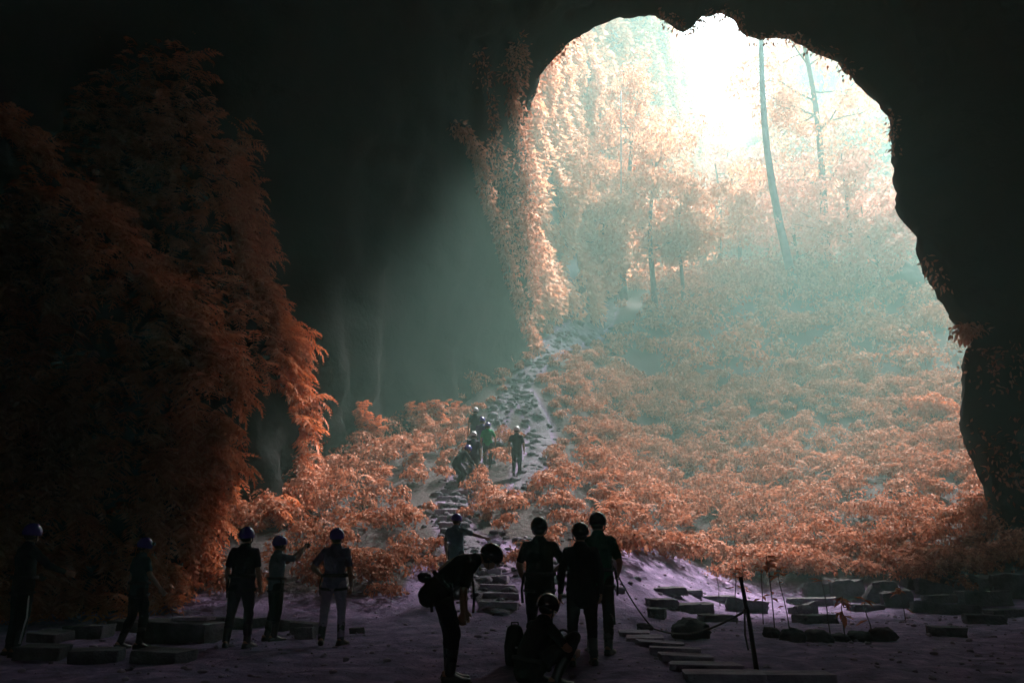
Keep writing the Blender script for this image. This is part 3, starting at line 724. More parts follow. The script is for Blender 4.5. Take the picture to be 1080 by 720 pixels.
for k, (a, b_, c_, d_, lab, mt) in enumerate([
 (144, 221, 653, 678, 'largest long squared block, behind the figure with spread arms', 'stone'),
 (67, 105, 658, 673, 'squared block in front of the wall ferns, second from the edge', 'stone'),
 (29, 63, 665, 678, 'rough low block behind the striped trouser figure', 'stone'),
 (114, 147, 653, 665, 'dark block half hidden behind the figure with spread arms', 'stone'),
 (222, 262, 650, 663, 'dark block behind the legs of the broad backed figure', 'stone'),
 (262, 283, 650, 661, 'small block between the broad figure and the photographer', 'stone'),
 (286, 306, 652, 665, 'rounded block behind the legs of the photographer', 'stone'),
 (306, 334, 655, 669, 'squat block between the photographer and the lilac figure', 'stone'),
 (311, 329, 660, 674, 'small cube stone in front of the squat block', 'stone'),
 (17, 58, 680, 695, 'wide flat block nearest the striped trouser figure', 'stone'),
 (68, 115, 684, 700, 'flat dark block lying free on the front dirt', 'stone'),
 (138, 188, 685, 699, 'flat dark block in front of the largest long block', 'stone'),
 (368, 382, 661, 668, 'small lone rock beside the boots of the lilac figure', 'boulder')]):
    stone(a, b_, c_, d_, lab, 400+k, None, 0, mt)
big = [o for o in COL.objects if o.get('label', '').startswith('largest long squared')][0]
# slab lying on top of the largest block
p = hit(190, 678); s = p[1]/F
o = link('stone_slab', blockmesh(38*s, .34, .05, 451, .05), M['slab'], None, (p[0]+.02, big.location[1]+.03, float(hz(p[0], p[1]))+25*s*.85*.92+.035)); tag(o, 'thin pale slab lying on top of the largest long block', 'slab')
for k, (a, b_, c_, d_, lab) in enumerate([(808, 821, 664, 673, 'small edging rock under the tallest sapling stem'), (825, 848, 666, 677, 'dark edging rock beside the tallest sapling stem'), (850, 877, 666, 678, 'largest dark edging rock in the sapling row'),
     (877, 894, 671, 678, 'low flat edging rock beside the drooping sapling'), (895, 917, 668, 678, 'rounded edging rock between two bare sapling stems'), (919, 943, 664, 677, 'end edging rock under the last thin stem')]):
    boulder((a+b_)/2, d_-2, b_-a+3, d_-c_+2, lab, 470+k, name='edging_rock')
boulder(729, 671, 38, 20, 'rough dark boulder beside the sagging rope', 240)
boulder(680, 664, 16, 8, 'small dark rock where the rope touches the dirt', 241, name='rock')
# stepping slabs at the bottom
for k, (a, b_, c_, d_, lab) in enumerate([(655, 686, 664, 671, 'topmost stepping slab of the stepped walkway'), (664, 700, 671, 677, 'second stepping slab from the top of the walkway'), (676, 722, 677, 683, 'third stepping slab, narrow and pale edged'), (690, 740, 683, 690, 'fourth stepping slab, beside the dark hollow'),
      (700, 752, 691, 698, 'fifth stepping slab, widest of the upper walkway'), (712, 780, 698, 708, 'sixth stepping slab, broad and pale by the post'), (728, 806, 708, 718, 'front stepping slab at the picture bottom'), (806, 880, 710, 719, 'flat slab leading away from the post foot')]):
    b = hit((a+b_)/2, d_); s = b[1]/F; w = (b_-a)*s; 
    o = link('stepping_slab', blockmesh(w, .42, .1, 500+k, .05), M['slab'], None, b+np.array([0, .16, .025])); o.rotation_euler = (R(random.uniform(-2, 2)), R(random.uniform(-2, 2)), R(-6+random.uniform(-5, 5))); tag(o, lab, 'slab')
# staircase on the path : one thing, each step a part
def stairs(pix, label, w):
    b0 = hit(*pix[0]); root = empty('stone_staircase', b0); tag(root, label, 'stairs')
    for k, (px, py) in enumerate(pix):
        b = hit(px, py); me = blockmesh(w*random.uniform(.8, 1.15), .3, .16, 530+k+int(px), .06)
        o = link('step', me, M['slab'], root, b-b0+np.array([0, .1, .05])); o.rotation_euler = (0, R(random.uniform(-3, 3)), R(random.uniform(-8, 8)))
stairs([(526, 642), (528, 632), (525, 623), (520, 614), (514, 606), (508, 599)], 'lower flight of worn stone steps behind the bending figure', .75)
stairs([(478, 556), (475, 549), (474, 542), (475, 535), (477, 528), (480, 521), (484, 514)], 'upper flight of worn stone steps below the climbing group', .75)

# ------------------------------------------------------------------ posts, rope and saplings
def lerp(a, b, t): return np.asarray(a)*(1-t)+np.asarray(b)*t
pb = hit(799, 706); k = 1.02/F*pb[1]
ptop = pb+np.array([-11*k, -.04, 86*k])
root = empty('rope_post', pb); tag(root, 'dark leaning wooden post holding up the sagging rope', 'post')
mb = MB(); mb.loft([[0, 0, -.15], lerp([0, 0, 0], ptop-pb, .5)+np.array([.008, 0, 0]), ptop-pb], [.03, .026, .023], n=10); link('pole', smooth(mb.mesh('pole')), M['post'], root)
tie = lerp(pb, ptop, .62)
mb = MB(); dd = norm(ptop-pb)
for j in range(3): mb.loft([tie-pb+dd*(j*.022-.03), tie-pb+dd*(j*.022-.012)], [.036, .036], n=12, dome=False)
link('rope_knot', smooth(mb.mesh('knot')), M['rope'], root)
mb = MB(); mb.loft([tie-pb+np.array([-.03, -.01, 0]), tie-pb+np.array([-.045, -.02, -.25]), tie-pb+np.array([-.02, -.02, -.42])], [.012, .012, .01], n=7); link('rope_tail', smooth(mb.mesh('tail')), M['rope'], root)
p2 = hit(648, 658); t2 = p2+np.array([-.03, 0, 61*1.02/F*p2[1]])
root = empty('rope_post', p2); tag(root, 'thin far pole tied to the rope beside the green shirted man', 'post')
mb = MB(); mb.loft([[0, 0, -.15], t2-p2], [.028, .022], n=8); link('pole', smooth(mb.mesh('pole')), M['post'], root)
mb = MB(); mb.loft([t2-p2+[0, 0, -.06], t2-p2+[0, 0, .0]], [.04, .04], n=10); link('rope_knot', smooth(mb.mesh('knot')), M['rope'], root)
mid = hit(690, 664)
rp = []
for j in range(15): t = j/14; q_ = lerp(tie+np.array([-.03, 0, 0]), mid+np.array([0, 0, .02]), t); q_[2] -= .16*math.sin(math.pi*t); q_[2] = max(q_[2], float(hz(q_[0], q_[1]))+.015); rp.append(q_)
for j in range(1, 12): t = j/11; q_ = lerp(mid, t2-[0, 0, .03], t); q_[2] -= .1*math.sin(math.pi*t); q_[2] = max(q_[2], float(hz(q_[0], q_[1]))+.015); rp.append(q_)
mb = MB(); mb.loft(rp, [.014]*len(rp), n=7); tag(link('rope', smooth(mb.mesh('rope')), M['rope']), 'dark rope sagging from the leaning post to the far pole', 'rope')
def sapling(px0, py0, px1, py1, label, leaves, seed, th=.011, droop=False):
    b = hit(px1, py1); s = 1.02*b[1]/F; tp = np.array([(px0-px1)*s, 0, (py1-py0)*s]); root = empty('sapling', b); rs = random.Random(seed)
    tag(root, label, 'sapling')
    pts = [np.array([0, 0, -.05])]+[tp*f+np.array([rs.uniform(-.02, .02), rs.uniform(-.02, .02), 0]) for f in (.25, .5, .75, 1)]
    mb = MB(); mb.loft(pts, [th, th*.9, th*.8, th*.7, th*.5], n=6); link('stem', smooth(mb.mesh('stem')), M['bark'], root)
    if leaves:
        lb = LB(); pos = []; 
        for j in range(leaves): f = rs.choice((rs.uniform(.85, 1.0), rs.uniform(.3, 1))); pos.append(tp*f+np.array([rs.uniform(-.03, .03), rs.uniform(-.03, .03), 0]))
        pos = np.array(pos); a = RNG.uniform(0, 6.28, leaves); d = np.column_stack([np.cos(a), np.sin(a), RNG.uniform(-1.2 if droop else -.6, .4, leaves)])
        lb.put(*scatter(LEAF_V, LEAF_Q, pos, d, np.tile([0, 0, 1.], (leaves, 1)), RNG.uniform(.05, .09, leaves), RNG.uniform(.16, .26, leaves))); lb.obj('leaves', M['fernd'], root)
for a in [(758, 607, 760, 639, 'short bare stake standing apart from the saplings', 0, 1), (779, 605, 777, 657, 'thin sapling with a splayed leaf tuft on top', 16, 2), (787, 586, 785, 652, 'slim sapling whose top reaches in front of the bushes', 12, 3),
          (808, 600, 805, 658, 'leafless looking sapling just behind the tallest stem', 8, 4), (816, 594, 818, 671, 'tallest sapling stem with small leaves at several heights', 16, 5), (826, 605, 833, 664, 'leaning sapling stem beside the tallest one', 10, 6),
          (872, 610, 876, 669, 'bare thin stem in front of the squared block', 3, 7), (892, 634, 893, 677, 'sapling with large drooping leaves by the edging rocks', 18, 8, .011, True), (915, 634, 920, 667, 'short thin stem over the end edging rock', 5, 9), (953, 622, 955, 653, 'small sapling with leaves round its foot, on pale ground', 10, 10)]: sapling(*a)

# ------------------------------------------------------------------ people
STAND = dict(ankL=(-.1, -.02, .09), ankR=(.1, -.02, .09), kneeL=(-.1, .02, .49), kneeR=(.1, .02, .49), hipL=(-.09, 0, .9), hipR=(.09, 0, .9),
             pelvis=(0, 0, .95), waist=(0, 0, 1.09), chest=(0, -.015, 1.27), neck=(0, -.01, 1.43), head=(0, .02, 1.575), look=(0, 1, -.05),
             shL=(-.172, -.01, 1.365), shR=(.172, -.01, 1.365), elL=(-.24, -.03, 1.10), elR=(.24, -.03, 1.10), wrL=(-.25, .06, .86), wrR=(.25, .06, .86), toeL=(-.12, .15, .03), toeR=(.12, .15, .03))
def rotm(fwd, up=(0, 0, 1)):
    f = norm(fwd); r = norm(np.cross(f, up)); u = np.cross(r, f); return np.column_stack([r, f, u])
def hand(mb, wr, el, curl, inward, s=1.0):
    d = norm(np.asarray(wr)-np.asarray(el)); n = norm(np.asarray(inward)-d*np.dot(inward, d)); w = np.cross(d, n)   # n = palm side, w = across
    wr = np.asarray(wr, float)
    mb.loft([wr-d*.01, wr+d*.03, wr+d*.085], [(.026, .019), (.038, .016), (.04, .013)], side=w, n=10, dome=True)
    for j, (off, L) in enumerate(((-.030, .064), (-.010, .076), (.011, .070), (.031, .054))):
        b = wr+d*.088+w*off; a = curl; d1 = norm(d*math.cos(a)+n*math.sin(a)); d2 = norm(d*math.cos(a*2.1)+n*math.sin(a*2.1))
        m1 = b+d1*L*.5; mb.loft([b-d*.012, m1, m1+d2*L*.5], [.0095, .0088, .0072], n=8, dome=True)
    sg = -1
    b = wr+d*.03+w*sg*.03; t1 = norm(d*.75+w*sg*.6+n*.35); m1 = b+t1*.038; mb.loft([b, m1, m1+norm(d+n*.6)*.03], [.012, .0105, .008], n=8, dome=True)
def person(px, py, label, pose=None, yaw=0., H=1.62, shirt=('dark', (.02, .02, .024)), trousers=('black', (.015, .015, .017)), helmet='helmet', vox=.0085, sleeve='short', boots=True,
           curl=.45, extra=None, hair=False, pos=None, shirt_long=0., bulk=1.0, name='person'):
    J = {k: np.array(v, float) for k, v in STAND.items()}
    for k, v in (pose or {}).items(): J[k] = np.array(v, float)
    b = np.array(pos, float) if pos is not None else hit(px, py)
    root = empty(name, b, R(yaw)); tag(root, label, 'person'); sc = H/1.69; root.scale = (sc,)*3
    sideS = norm(J['shR']-J['shL']); sideH = norm(J['hipR']-J['hipL'])
    HR = rotm(J['look'])
    def torso(mb, e, lo=0.):
        pv, ws, ch, nk = J['pelvis'], J['waist'], J['chest'], J['neck']; up = norm(nk-ch); dn = norm(pv-ws)
        sd = norm(sideS+sideH)
        mb.loft([pv+dn*(.07+lo), pv, ws, ch, ch+up*.1, ch+up*.15], [(.15+e*1.25, .105+e*1.25), (.168+e, .112+e), (.142*bulk+e*1.2, .1*bulk+e*1.2), (.165+e, .118+e), (.128+e, .094+e), (.085+e*.6, .07+e*.6)], side=sd, n=20, dome=True)
        for sh in ('shL', 'shR'): mb.loft([ch+up*.085, lerp(ch+up*.085, J[sh], .92)-up*.012], [(.07+e), (.05+e)], n=12, dome=True)
    # body : skin, one continuous surface
    mb = MB(); torso(mb, -.008)
    mb.loft([J['neck']-norm(J['head']-J['neck'])*.06, J['neck']+(J['head']-J['neck'])*.55], [.062, .053], n=14, dome=True)
    hd = J['head']
    mb.ell(hd+HR@np.array([0, -.008, .015]), (.074, .094, .1), HR, 18, 12); mb.ell(hd+HR@np.array([0, .03, -.055]), (.055, .062, .06), HR)
    mb.loft([hd+HR@np.array([0, .085, .018]), hd+HR@np.array([0, .112, -.018])], [.009, .015], n=8, dome=True)
    mb.ell(hd+HR@np.array([0, .088, -.055]), (.024, .012, .011), HR, 10, 6)
    for sg in (-1, 1): mb.ell(hd+HR@np.array([sg*.077, -.005, -.005]), (.012, .022, .032), HR, 10, 6)
    for S in 'LR':
        mb.loft([J['sh'+S], lerp(J['sh'+S], J['el'+S], .5), J['el'+S]], [.05, .047, .039], n=12, dome=True)
        mb.loft([J['el'+S], lerp(J['el'+S], J['wr'+S], .35), J['wr'+S]], [.039, .038, .026], n=12, dome=True)
        inw = J.get('palm'+S, np.array([.8 if S == 'L' else -.8, .1, 0])); hand(mb, J['wr'+S], J['el'+S], curl, inw)
        mb.loft([J['hip'+S], lerp(J['hip'+S], J['knee'+S], .5), J['knee'+S]], [.088, .076, .056], n=14, dome=True)
        mb.loft([J['knee'+S], lerp(J['knee'+S], J['ank'+S], .35), J['ank'+S]], [.055, .056, .036], n=12, dome=True)
        mb.loft([J['ank'+S]+(J['ank'+S]-J['toe'+S])*.25-[0, 0, .03], lerp(J['ank'+S], J['toe'+S], .5)-[0, 0, .02], J['toe'+S]], [.036, .04, .026], n=10, dome=True)
    link('body', remesh(mb.mesh(), vox, 3, .4), M['skin'], root)
    wr_ = random.randrange(1000)
    def wrinkle(me, a):
        return displace(me, lambda c, n: c+n*(a*fbm(c*np.array([7, 7, 13])+wr_, 3, 7)+.4*a*fbm(c*26+wr_, 2, 9))[:, None])
    # shirt
    mb = MB(); torso(mb, .016, shirt_long)
    for S in 'LR':
        e = J['el'+S]
        if sleeve == 'short': e = lerp(J['sh'+S], e, .72); mb.loft([J['sh'+S], e], [.058, .058], n=14, dome=True)
        else: mb.loft([J['sh'+S], e, lerp(e, J['wr'+S], .94)], [.058, .052, .038], n=14, dome=True); mb.ell(e, (.052, .052, .052))
        mb.ell(J['sh'+S]-[0, 0, .01], (.058,)*3)
    link('shirt', wrinkle(remesh(mb.mesh(), vox*1.15, 5), .012), cloth(*shirt), root)
    # trousers
    mb = MB(); pv = J['pelvis']; mb.loft([pv+norm(J['waist']-pv)*.06, pv-norm(J['waist']-pv)*.02, (J['hipL']+J['hipR'])/2-norm(J['waist']-pv)*.03], [(.162, .115), (.176, .124), (.165, .12)], side=sideH, n=18, dome=True)
    for S in 'LR':
        mb.loft([J['hip'+S], lerp(J['hip'+S], J['knee'+S], .5), J['knee'+S]], [.102, .091, .07], n=14, dome=True)
        mb.loft([J['knee'+S], lerp(J['knee'+S], J['ank'+S], .4), lerp(J['knee'+S], J['ank'+S], .93)], [.07, .066, .053], n=14, dome=True)
    link('trousers', wrinkle(remesh(mb.mesh(), vox*1.15, 5), .012), cloth(*trousers), root)
    for S in 'LR':
        mb = MB(); an, to, kn = J['ank'+S], J['toe'+S], J['knee'+S]; up = norm(kn-an); fw = norm(to-an-np.array([0, 0, to[2]-an[2]]))
        sole = np.array([0, 0, -.05])
        if boots: mb.loft([an+up*.24, an+up*.1, an-up*.01], [(.066), (.058), (.054)], n=14, dome=False)
        else: mb.loft([an+up*.06, an-up*.01], [.052, .052], n=14, dome=False)
        mb.loft([an-fw*.05+sole, an+fw*.04+sole*.75, lerp(an, to, .75)+sole*.35, to+fw*.02+[0, 0, -.0]], [(.043, .045), (.047, .05), (.05, .036), (.04, .028)], side=np.cross(fw, [0, 0, 1]), n=14, dome=True)
        bo = link('boot' if boots else 'shoe', remesh(mb.mesh(), vox, 3), M['boot'], root)
        mb = MB(); mb.loft([an-fw*.085+sole*1.55, an-fw*.02+sole*1.55, lerp(an, to, .7)*[1, 1, 0]+[0, 0, an[2]-.0775], to*[1, 1, 0]+fw*.055+[0, 0, an[2]-.0775]], [(.036, .012), (.043, .012), (.05, .012), (.026, .012)], side=np.cross(fw, [0, 0, 1]), n=12); link('sole', smooth(mb.mesh('sole')), M['black'], bo)
    # helmet
    if helmet:
        V = []; nu, nv = 28, 12
        for j in range(nv+1):
            th = R(118)*j/nv
            for i in range(nu):
                ph = 2*math.pi*i/nu; x, y, z = math.sin(th)*math.cos(ph), math.sin(th)*math.sin(ph), math.cos(th)
                fl = 1+(.05 if j == nv else 0)
                V.append((x*.114*fl, y*.132*fl-.006, z*.125*(1 if z > 0 else .8)+.032))
        q = [(j*nu+i, (j+1)*nu+i, (j+1)*nu+(i+1) % nu, j*nu+(i+1) % nu) for j in range(nv) for i in range(nu)]
        n0 = len(V); inner = [(x*.93, y*.93, (z-.03)*.93+.03) for x, y, z in V]; V = V+inner
        q += [(a+n0, d+n0, c_+n0, b_+n0) for a, b_, c_, d in q]; q += [(nv*nu+i, n0+nv*nu+i, n0+nv*nu+(i+1) % nu, nv*nu+(i+1) % nu) for i in range(nu)]
        V = np.array(V)@HR.T+hd
        he = link('helmet', smooth(mesh_np('helmet', V, np.array(q))), M[helmet], root)
        mb = MB()
        for sg in (-1, 1): mb.loft([hd+HR@np.array([sg*.1, .01, .02]), hd+HR@np.array([sg*.082, .03, -.06]), hd+HR@np.array([0, .06, -.118])], [(.009, .004)]*3, n=6)
        link('chin_strap', smooth(mb.mesh('strap')), M['webbing'], he)
        mb = MB(); mb.ell(hd+HR@np.array([0, -.02, -.01]), (.083, .09, .075), HR); link('hair', smooth(mb.mesh('hair')), M['hair'], root)
    else:
        mb = MB(); mb.ell(hd+HR@np.array([0, -.018, .03]), (.086, .1, .1), HR); link('hair', smooth(mb.mesh('hair')), M['hair'], root)
    for sg in (-1, 1): mb = MB(); mb.ell(hd+HR@np.array([sg*.032, .086, .012]), (.012, .007, .008), HR, 8, 6); link('eye', smooth(mb.mesh('eye')), M['hair'], root)
    if extra: extra(root, J, HR)
    return root
def tube(root, name, pts, r, mat): mb = MB(); mb.loft([np.array(p, float) for p in pts], [r]*len(pts), n=8, dome=False); return link(name, smooth(mb.mesh(name)), mat, root)
def harness(root, J, HR, slings=()):
    mb = MB(); pv, ws = J['pelvis'], J['waist']; d = norm(ws-pv); sd = norm(J['hipR']-J['hipL'])
    c = pv+d*.06; f = np.cross(d, sd)
    ring = [c+sd*.205*math.cos(a)+np.cross(d, sd)*.155*math.sin(a) for a in np.linspace(0, 2*math.pi, 21)]
    mb.loft(ring, [(.024, .008)]*21, side=d, n=8, cap=False)
    for S, sg in (('L', -1), ('R', 1)):
        k = lerp(J['hip'+S], J['knee'+S], .22); u = norm(J['hip'+S]-J['knee'+S]); a0 = norm(np.cross(u, f)); a1 = np.cross(u, a0)
        mb.loft([k+a0*.112*math.cos(a)+a1*.112*math.sin(a) for a in np.linspace(0, 2*math.pi, 17)], [(.02, .007)]*17, side=u, n=8, cap=False)
    link('harness', smooth(mb.mesh('harness')), M['webbing'], root)
    for (x, y, L, r) in slings:
        s0 = pv+d*.05+sd*x+np.array([0, y, 0]); tube(root, 'sling', [s0, s0+[x*.15, 0, -L*.5], s0+[x*.1, .02, -L]], r, M['webbing'])
def mk(*sl): return lambda root, J, HR: harness(root, J, HR, sl)

# -- the row on the left
def ex1(root, J, HR):
    harness(root, J, HR, ((-.2, 0, .3, .012),))
    for S in 'R': tube(root, 'trouser_stripe', [lerp(J['hip'+S], J['knee'+S], t)+[.09, 0, 0] for t in (.3, 1)]+[lerp(J['knee'+S], J['ank'+S], t)+[.065, 0, 0] for t in (.3, .8)], .012, M['white'])
person(13, 692, 'person in dark jacket and white striped trousers, cut close by the picture edge', dict(elR=(.36, .12, 1.16), wrR=(.42, .33, 1.08), elL=(-.25, .02, 1.1), wrL=(-.12, .2, 1.02)), -35, 1.64, ('night', (.012, .012, .016)), ('black', (.012, .012, .014)), 'helmet', sleeve='long', boots=False, extra=ex1)
def ex2(root, J, HR):
    harness(root, J, HR, ((.2, -.02, .5, .013), (-.2, 0, .35, .012)))
    hd = J['head']; mb = MB(); mb.loft([hd+HR@np.array([0, .118, .07]), hd+HR@np.array([0, .16, .068])], [.026, .028], n=12); l = link('headlamp', smooth(mb.mesh('lamp')), M['black'], root)
    mb = MB(); mb.loft([hd+HR@np.array([0, .161, .068]), hd+HR@np.array([0, .166, .068])], [.023, .022], n=12); link('lens', smooth(mb.mesh('lens')), M['glass'], l)
person(139, 684, 'person with both arms spread low, wearing a headlamp helmet and teal shirt', dict(look=(.85, .55, -.15), elR=(.33, -.02, 1.14), wrR=(.5, .08, .94), elL=(-.34, .04, 1.15), wrL=(-.5, .1, .97), kneeR=(.1, .09, .5), ankR=(.1, .05, .09), toeR=(.13, .2, .03), ankL=(-.09, -.16, .1), kneeL=(-.09, -.01, .5), toeL=(-.11, 0, .03)), -38, 1.5, ('tealdark', (.03, .06, .07)), ('black', (.012, .012, .014)), 'helmet', extra=ex2)
person(250, 683, 'broad backed person in dark shirt and black boots, standing with feet apart', dict(ankL=(-.17, -.02, .09), ankR=(.15, -.02, .09), kneeL=(-.14, .01, .49), kneeR=(.13, .01, .49), toeL=(-.21, .13, .03), toeR=(.19, .14, .03), look=(.25, 1, .1)), -6, 1.63, ('plum', (.028, .022, .038)), ('plumtr', (.035, .026, .045)), 'helmet', bulk=1.12, shirt_long=.04, sleeve='short', extra=mk((-.2, -.02, .3, .014)))
rt4 = person(287, 676, 'person in pale teal shirt raising both arms to take a photograph', dict(elR=(.24, .24, 1.33), wrR=(.1, .40, 1.5), elL=(-.2, .25, 1.28), wrL=(-.04, .41, 1.47), palmR=(-.3, .9, .1), palmL=(.3, .9, .1), look=(.12, 1, .12), ankL=(-.1, -.06, .09)), -52, 1.54, ('paleteal', (.16, .22, .25)), ('black', (.014, .014, .017)), 'helmet', extra=mk((.2, 0, .45, .016), (-.21, -.02, .4, .014)))
person(349, 680, 'person in lilac shirt and lilac trousers with one hand on the hip', dict(elL=(-.33, -.08, 1.13), wrL=(-.2, .04, .99), palmL=(.7, .5, 0), ankL=(-.15, -.02, .09), ankR=(.15, -.02, .09), kneeL=(-.13, .01, .49), kneeR=(.13, .02, .49), toeL=(-.19, .13, .03), toeR=(.2, .13, .03), look=(.2, 1, .12)), -4, 1.645, ('lilac', (.15, .12, .22)), ('lilactr', (.27, .22, .33)), 'helmet', extra=mk((-.2, 0, .28, .012)))
# camera held by the photographer
bpy.context.view_layer.update()
mw = np.array(rt4.matrix_world)
def tow(m, p): return (m@np.array([*p, 1]))[:3]
cpos = tow(mw, (.03, .5, 1.56)); root = empty('camera', cpos, R(-52)); tag(root, 'small dark camera held up by the photographer in pale teal', 'camera')
mb = MB(); mb.loft([[-.055, 0, 0], [.055, 0, 0]], [(.02, .035)]*2, side=(0, 1, 0), n=12); link('body', smooth(mb.mesh('cam')), M['black'], root)
mb = MB(); mb.loft([[0, .015, 0], [0, .055, 0]], [.026, .024], n=14); link('lens', smooth(mb.mesh('lens')), M['black'], root)
# -- on the path behind
person(480, 628, 'person in teal shirt on the lower path, one arm reaching out sideways', dict(elR=(.38, .1, 1.27), wrR=(.58, .26, 1.2), look=(.5, 1, 0)), -22, 1.62, ('teal', (.13, .22, .25)), ('tealtr', (.05, .07, .08)), 'helmet', vox=.012, shirt_long=.1)
# -- bending figure
def ex7(root, J, HR):
    harness(root, J, HR, ((-.16, -.12, .3, .016), (.16, .1, .26, .012)))
    ch, ws = J['chest'], J['waist']
    mb = MB(); mb.ell((-.02, -.3, 1.03), (.07, .075, .055)); mb.ell((.05, -.33, 1.05), (.035, .05, .035)); link('waist_pouch', smooth(mb.mesh('pouch')), M['webbing'], root)
    tube(root, 'shoulder_strap', [(-.12, .3, 1.1), (-.13, .24, 1.26), (-.08, .1, 1.27), (.02, -.05, 1.2), (.1, -.16, 1.11)], .012, M['webpale'])
    tube(root, 'sling', [(.1, .2, 1.02), (.11, .22, .85), (.1, .21, .68)], .013, M['webbing'])
    mb = MB(); mb.ell((.12, .05, .88), (.04, .06, .07)); link('gear_loop', smooth(mb.mesh('gear')), M['metal'], root)
person(476, 719, 'dark figure in helmet and boots bending far forward from the waist', dict(hipL=(-.09, -.13, .89), hipR=(.09, -.13, .89), pelvis=(0, -.15, .94), waist=(0, -.05, 1.03), chest=(0, .1, 1.13), neck=(0, .24, 1.215), head=(0, .39, 1.235), look=(.1, 1, -.75),
       shL=(-.17, .17, 1.15), shR=(.17, .17, 1.15), elL=(-.19, .12, .91), elR=(.19, .1, .9), wrL=(-.13, .14, .7), wrR=(.13, .1, .68), kneeL=(-.1, -.03, .49), kneeR=(.1, .02, .49)), -84, 1.66, ('coal', (.009, .009, .011)), ('plumtr2', (.018, .013, .023)), 'helmetdark', sleeve='short', extra=ex7, shirt_long=.06)
# -- group around the crouching figure
person(570, 694, 'person in black shirt seen from behind, one elbow bent outward', dict(elR=(.31, -.02, 1.13), wrR=(.2, .2, 1.05), elL=(-.27, -.02, 1.12), wrL=(-.2, .12, .92), look=(.1, 1, .1)), 0, 1.66, ('coal', (.009, .009, .011)), ('coaltr', (.012, .012, .013)), 'helmetdark', bulk=1.1, shirt_long=.05, extra=mk((-.2, -.02, .34, .017), (.22, 0, .36, .017)))
person(567, 724, 'crouching person in dark helmet sitting low over gear on the ground', dict(ankL=(-.16, .12, .09), ankR=(.16, .12, .09), toeL=(-.2, .29, .03), toeR=(.2, .29, .03), kneeL=(-.2, .34, .5), kneeR=(.22, .34, .5), hipL=(-.1, -.1, .2), hipR=(.1, -.1, .2), pelvis=(0, -.13, .22), waist=(0, -.1, .36), chest=(0, .02, .53), neck=(0, .09, .67), head=(.01, .14, .8), look=(.1, 1, -.3),
       shL=(-.18, .05, .61), shR=(.18, .05, .61), elL=(-.27, .2, .4), elR=(.27, .2, .4), wrL=(-.12, .42, .34), wrR=(.14, .42, .34)), -58, 1.58, ('coal', (.009, .009, .011)), ('coaltr', (.012, .012, .013)), 'helmetdark', extra=mk())
person(615, 702, 'person in black shirt standing straight with both arms hanging down', dict(ankL=(-.13, -.02, .09), ankR=(.14, .04, .09), kneeL=(-.12, .01, .49), kneeR=(.12, .03, .49), elL=(-.25, -.02, 1.1), wrL=(-.26, .03, .86), look=(-.2, 1, .05)), 0, 1.63, ('inky', (.012, .011, .016)), ('inkytr', (.018, .015, .022)), 'helmetdark', shirt_long=.09, bulk=1.12, sleeve='long')
person(634, 690, 'tallest man in dark green shirt standing behind the group', dict(look=(.2, 1, 0), elR=(.27, .0, 1.1), wrR=(.22, .18, .98), ankL=(-.14, .08, .09), toeL=(-.22, .22, .03)), -18, 1.8, ('green', (.01, .10, .055)), ('coaltr', (.012, .012, .013)), 'helmetdark', extra=mk((.2, .02, .3, .014)))
# gear beside the crouching person
g = hit(543, 700); root = empty('backpack', g, R(15)); tag(root, 'dark upright backpack on the ground beside the crouching person', 'backpack')
mb = MB(); mb.loft([[0, 0, .03], [0, 0, .2], [0, .01, .38]], [(.12, .085), (.135, .095), (.1, .07)], side=(1, 0, 0), n=16, dome=True); bg = link('bag_body', remesh(mb.mesh(), .014, 3), cloth('bag', (.015, .015, .017)), root)
mb = MB(); mb.loft([[0, -.1, .1], [0, -.105, .22]], [(.085, .03), (.08, .03)], side=(1, 0, 0), n=12, dome=True); link('pocket', smooth(mb.mesh('pocket')), cloth('bag', (.015, .015, .017)), root)
mb = MB(); mb.loft([[-.05, 0, .4], [-.04, 0, .47], [.04, 0, .47], [.05, 0, .4]], [.009]*4, n=7); link('handle', smooth(mb.mesh('h')), M['webbing'], root)
mb = MB(); mb.box((-.02, -.138, .2), (.03, .006, .02)); link('buckle', mb.mesh('b'), M['metal'], root)
g = hit(590, 700); root = empty('rope_bag', g, R(-10)); tag(root, 'dark gear bag with a big strap loop, next to the crouching person', 'bag')
mb = MB(); mb.loft([[-.13, 0, .1], [0, 0, .12], [.13, 0, .1]], [.09, .115, .09], n=16, dome=True); link('bag_body', remesh(mb.mesh(), .014, 3), cloth('bag', (.015, .015, .017)), root)
mb = MB(); mb.loft([[.05+.11*math.cos(a), .02, .2+.19*math.sin(a)] for a in np.linspace(-.6, 3.5, 16)], [(.014, .005)]*16, n=8); link('strap_loop', smooth(mb.mesh('loop')), M['webbing'], root)
mb = MB(); mb.loft([[-.14, -.1, .13], [.14, -.1, .13]], [.012, .012], n=8); link('handle', smooth(mb.mesh('h')), M['webbing'], root)
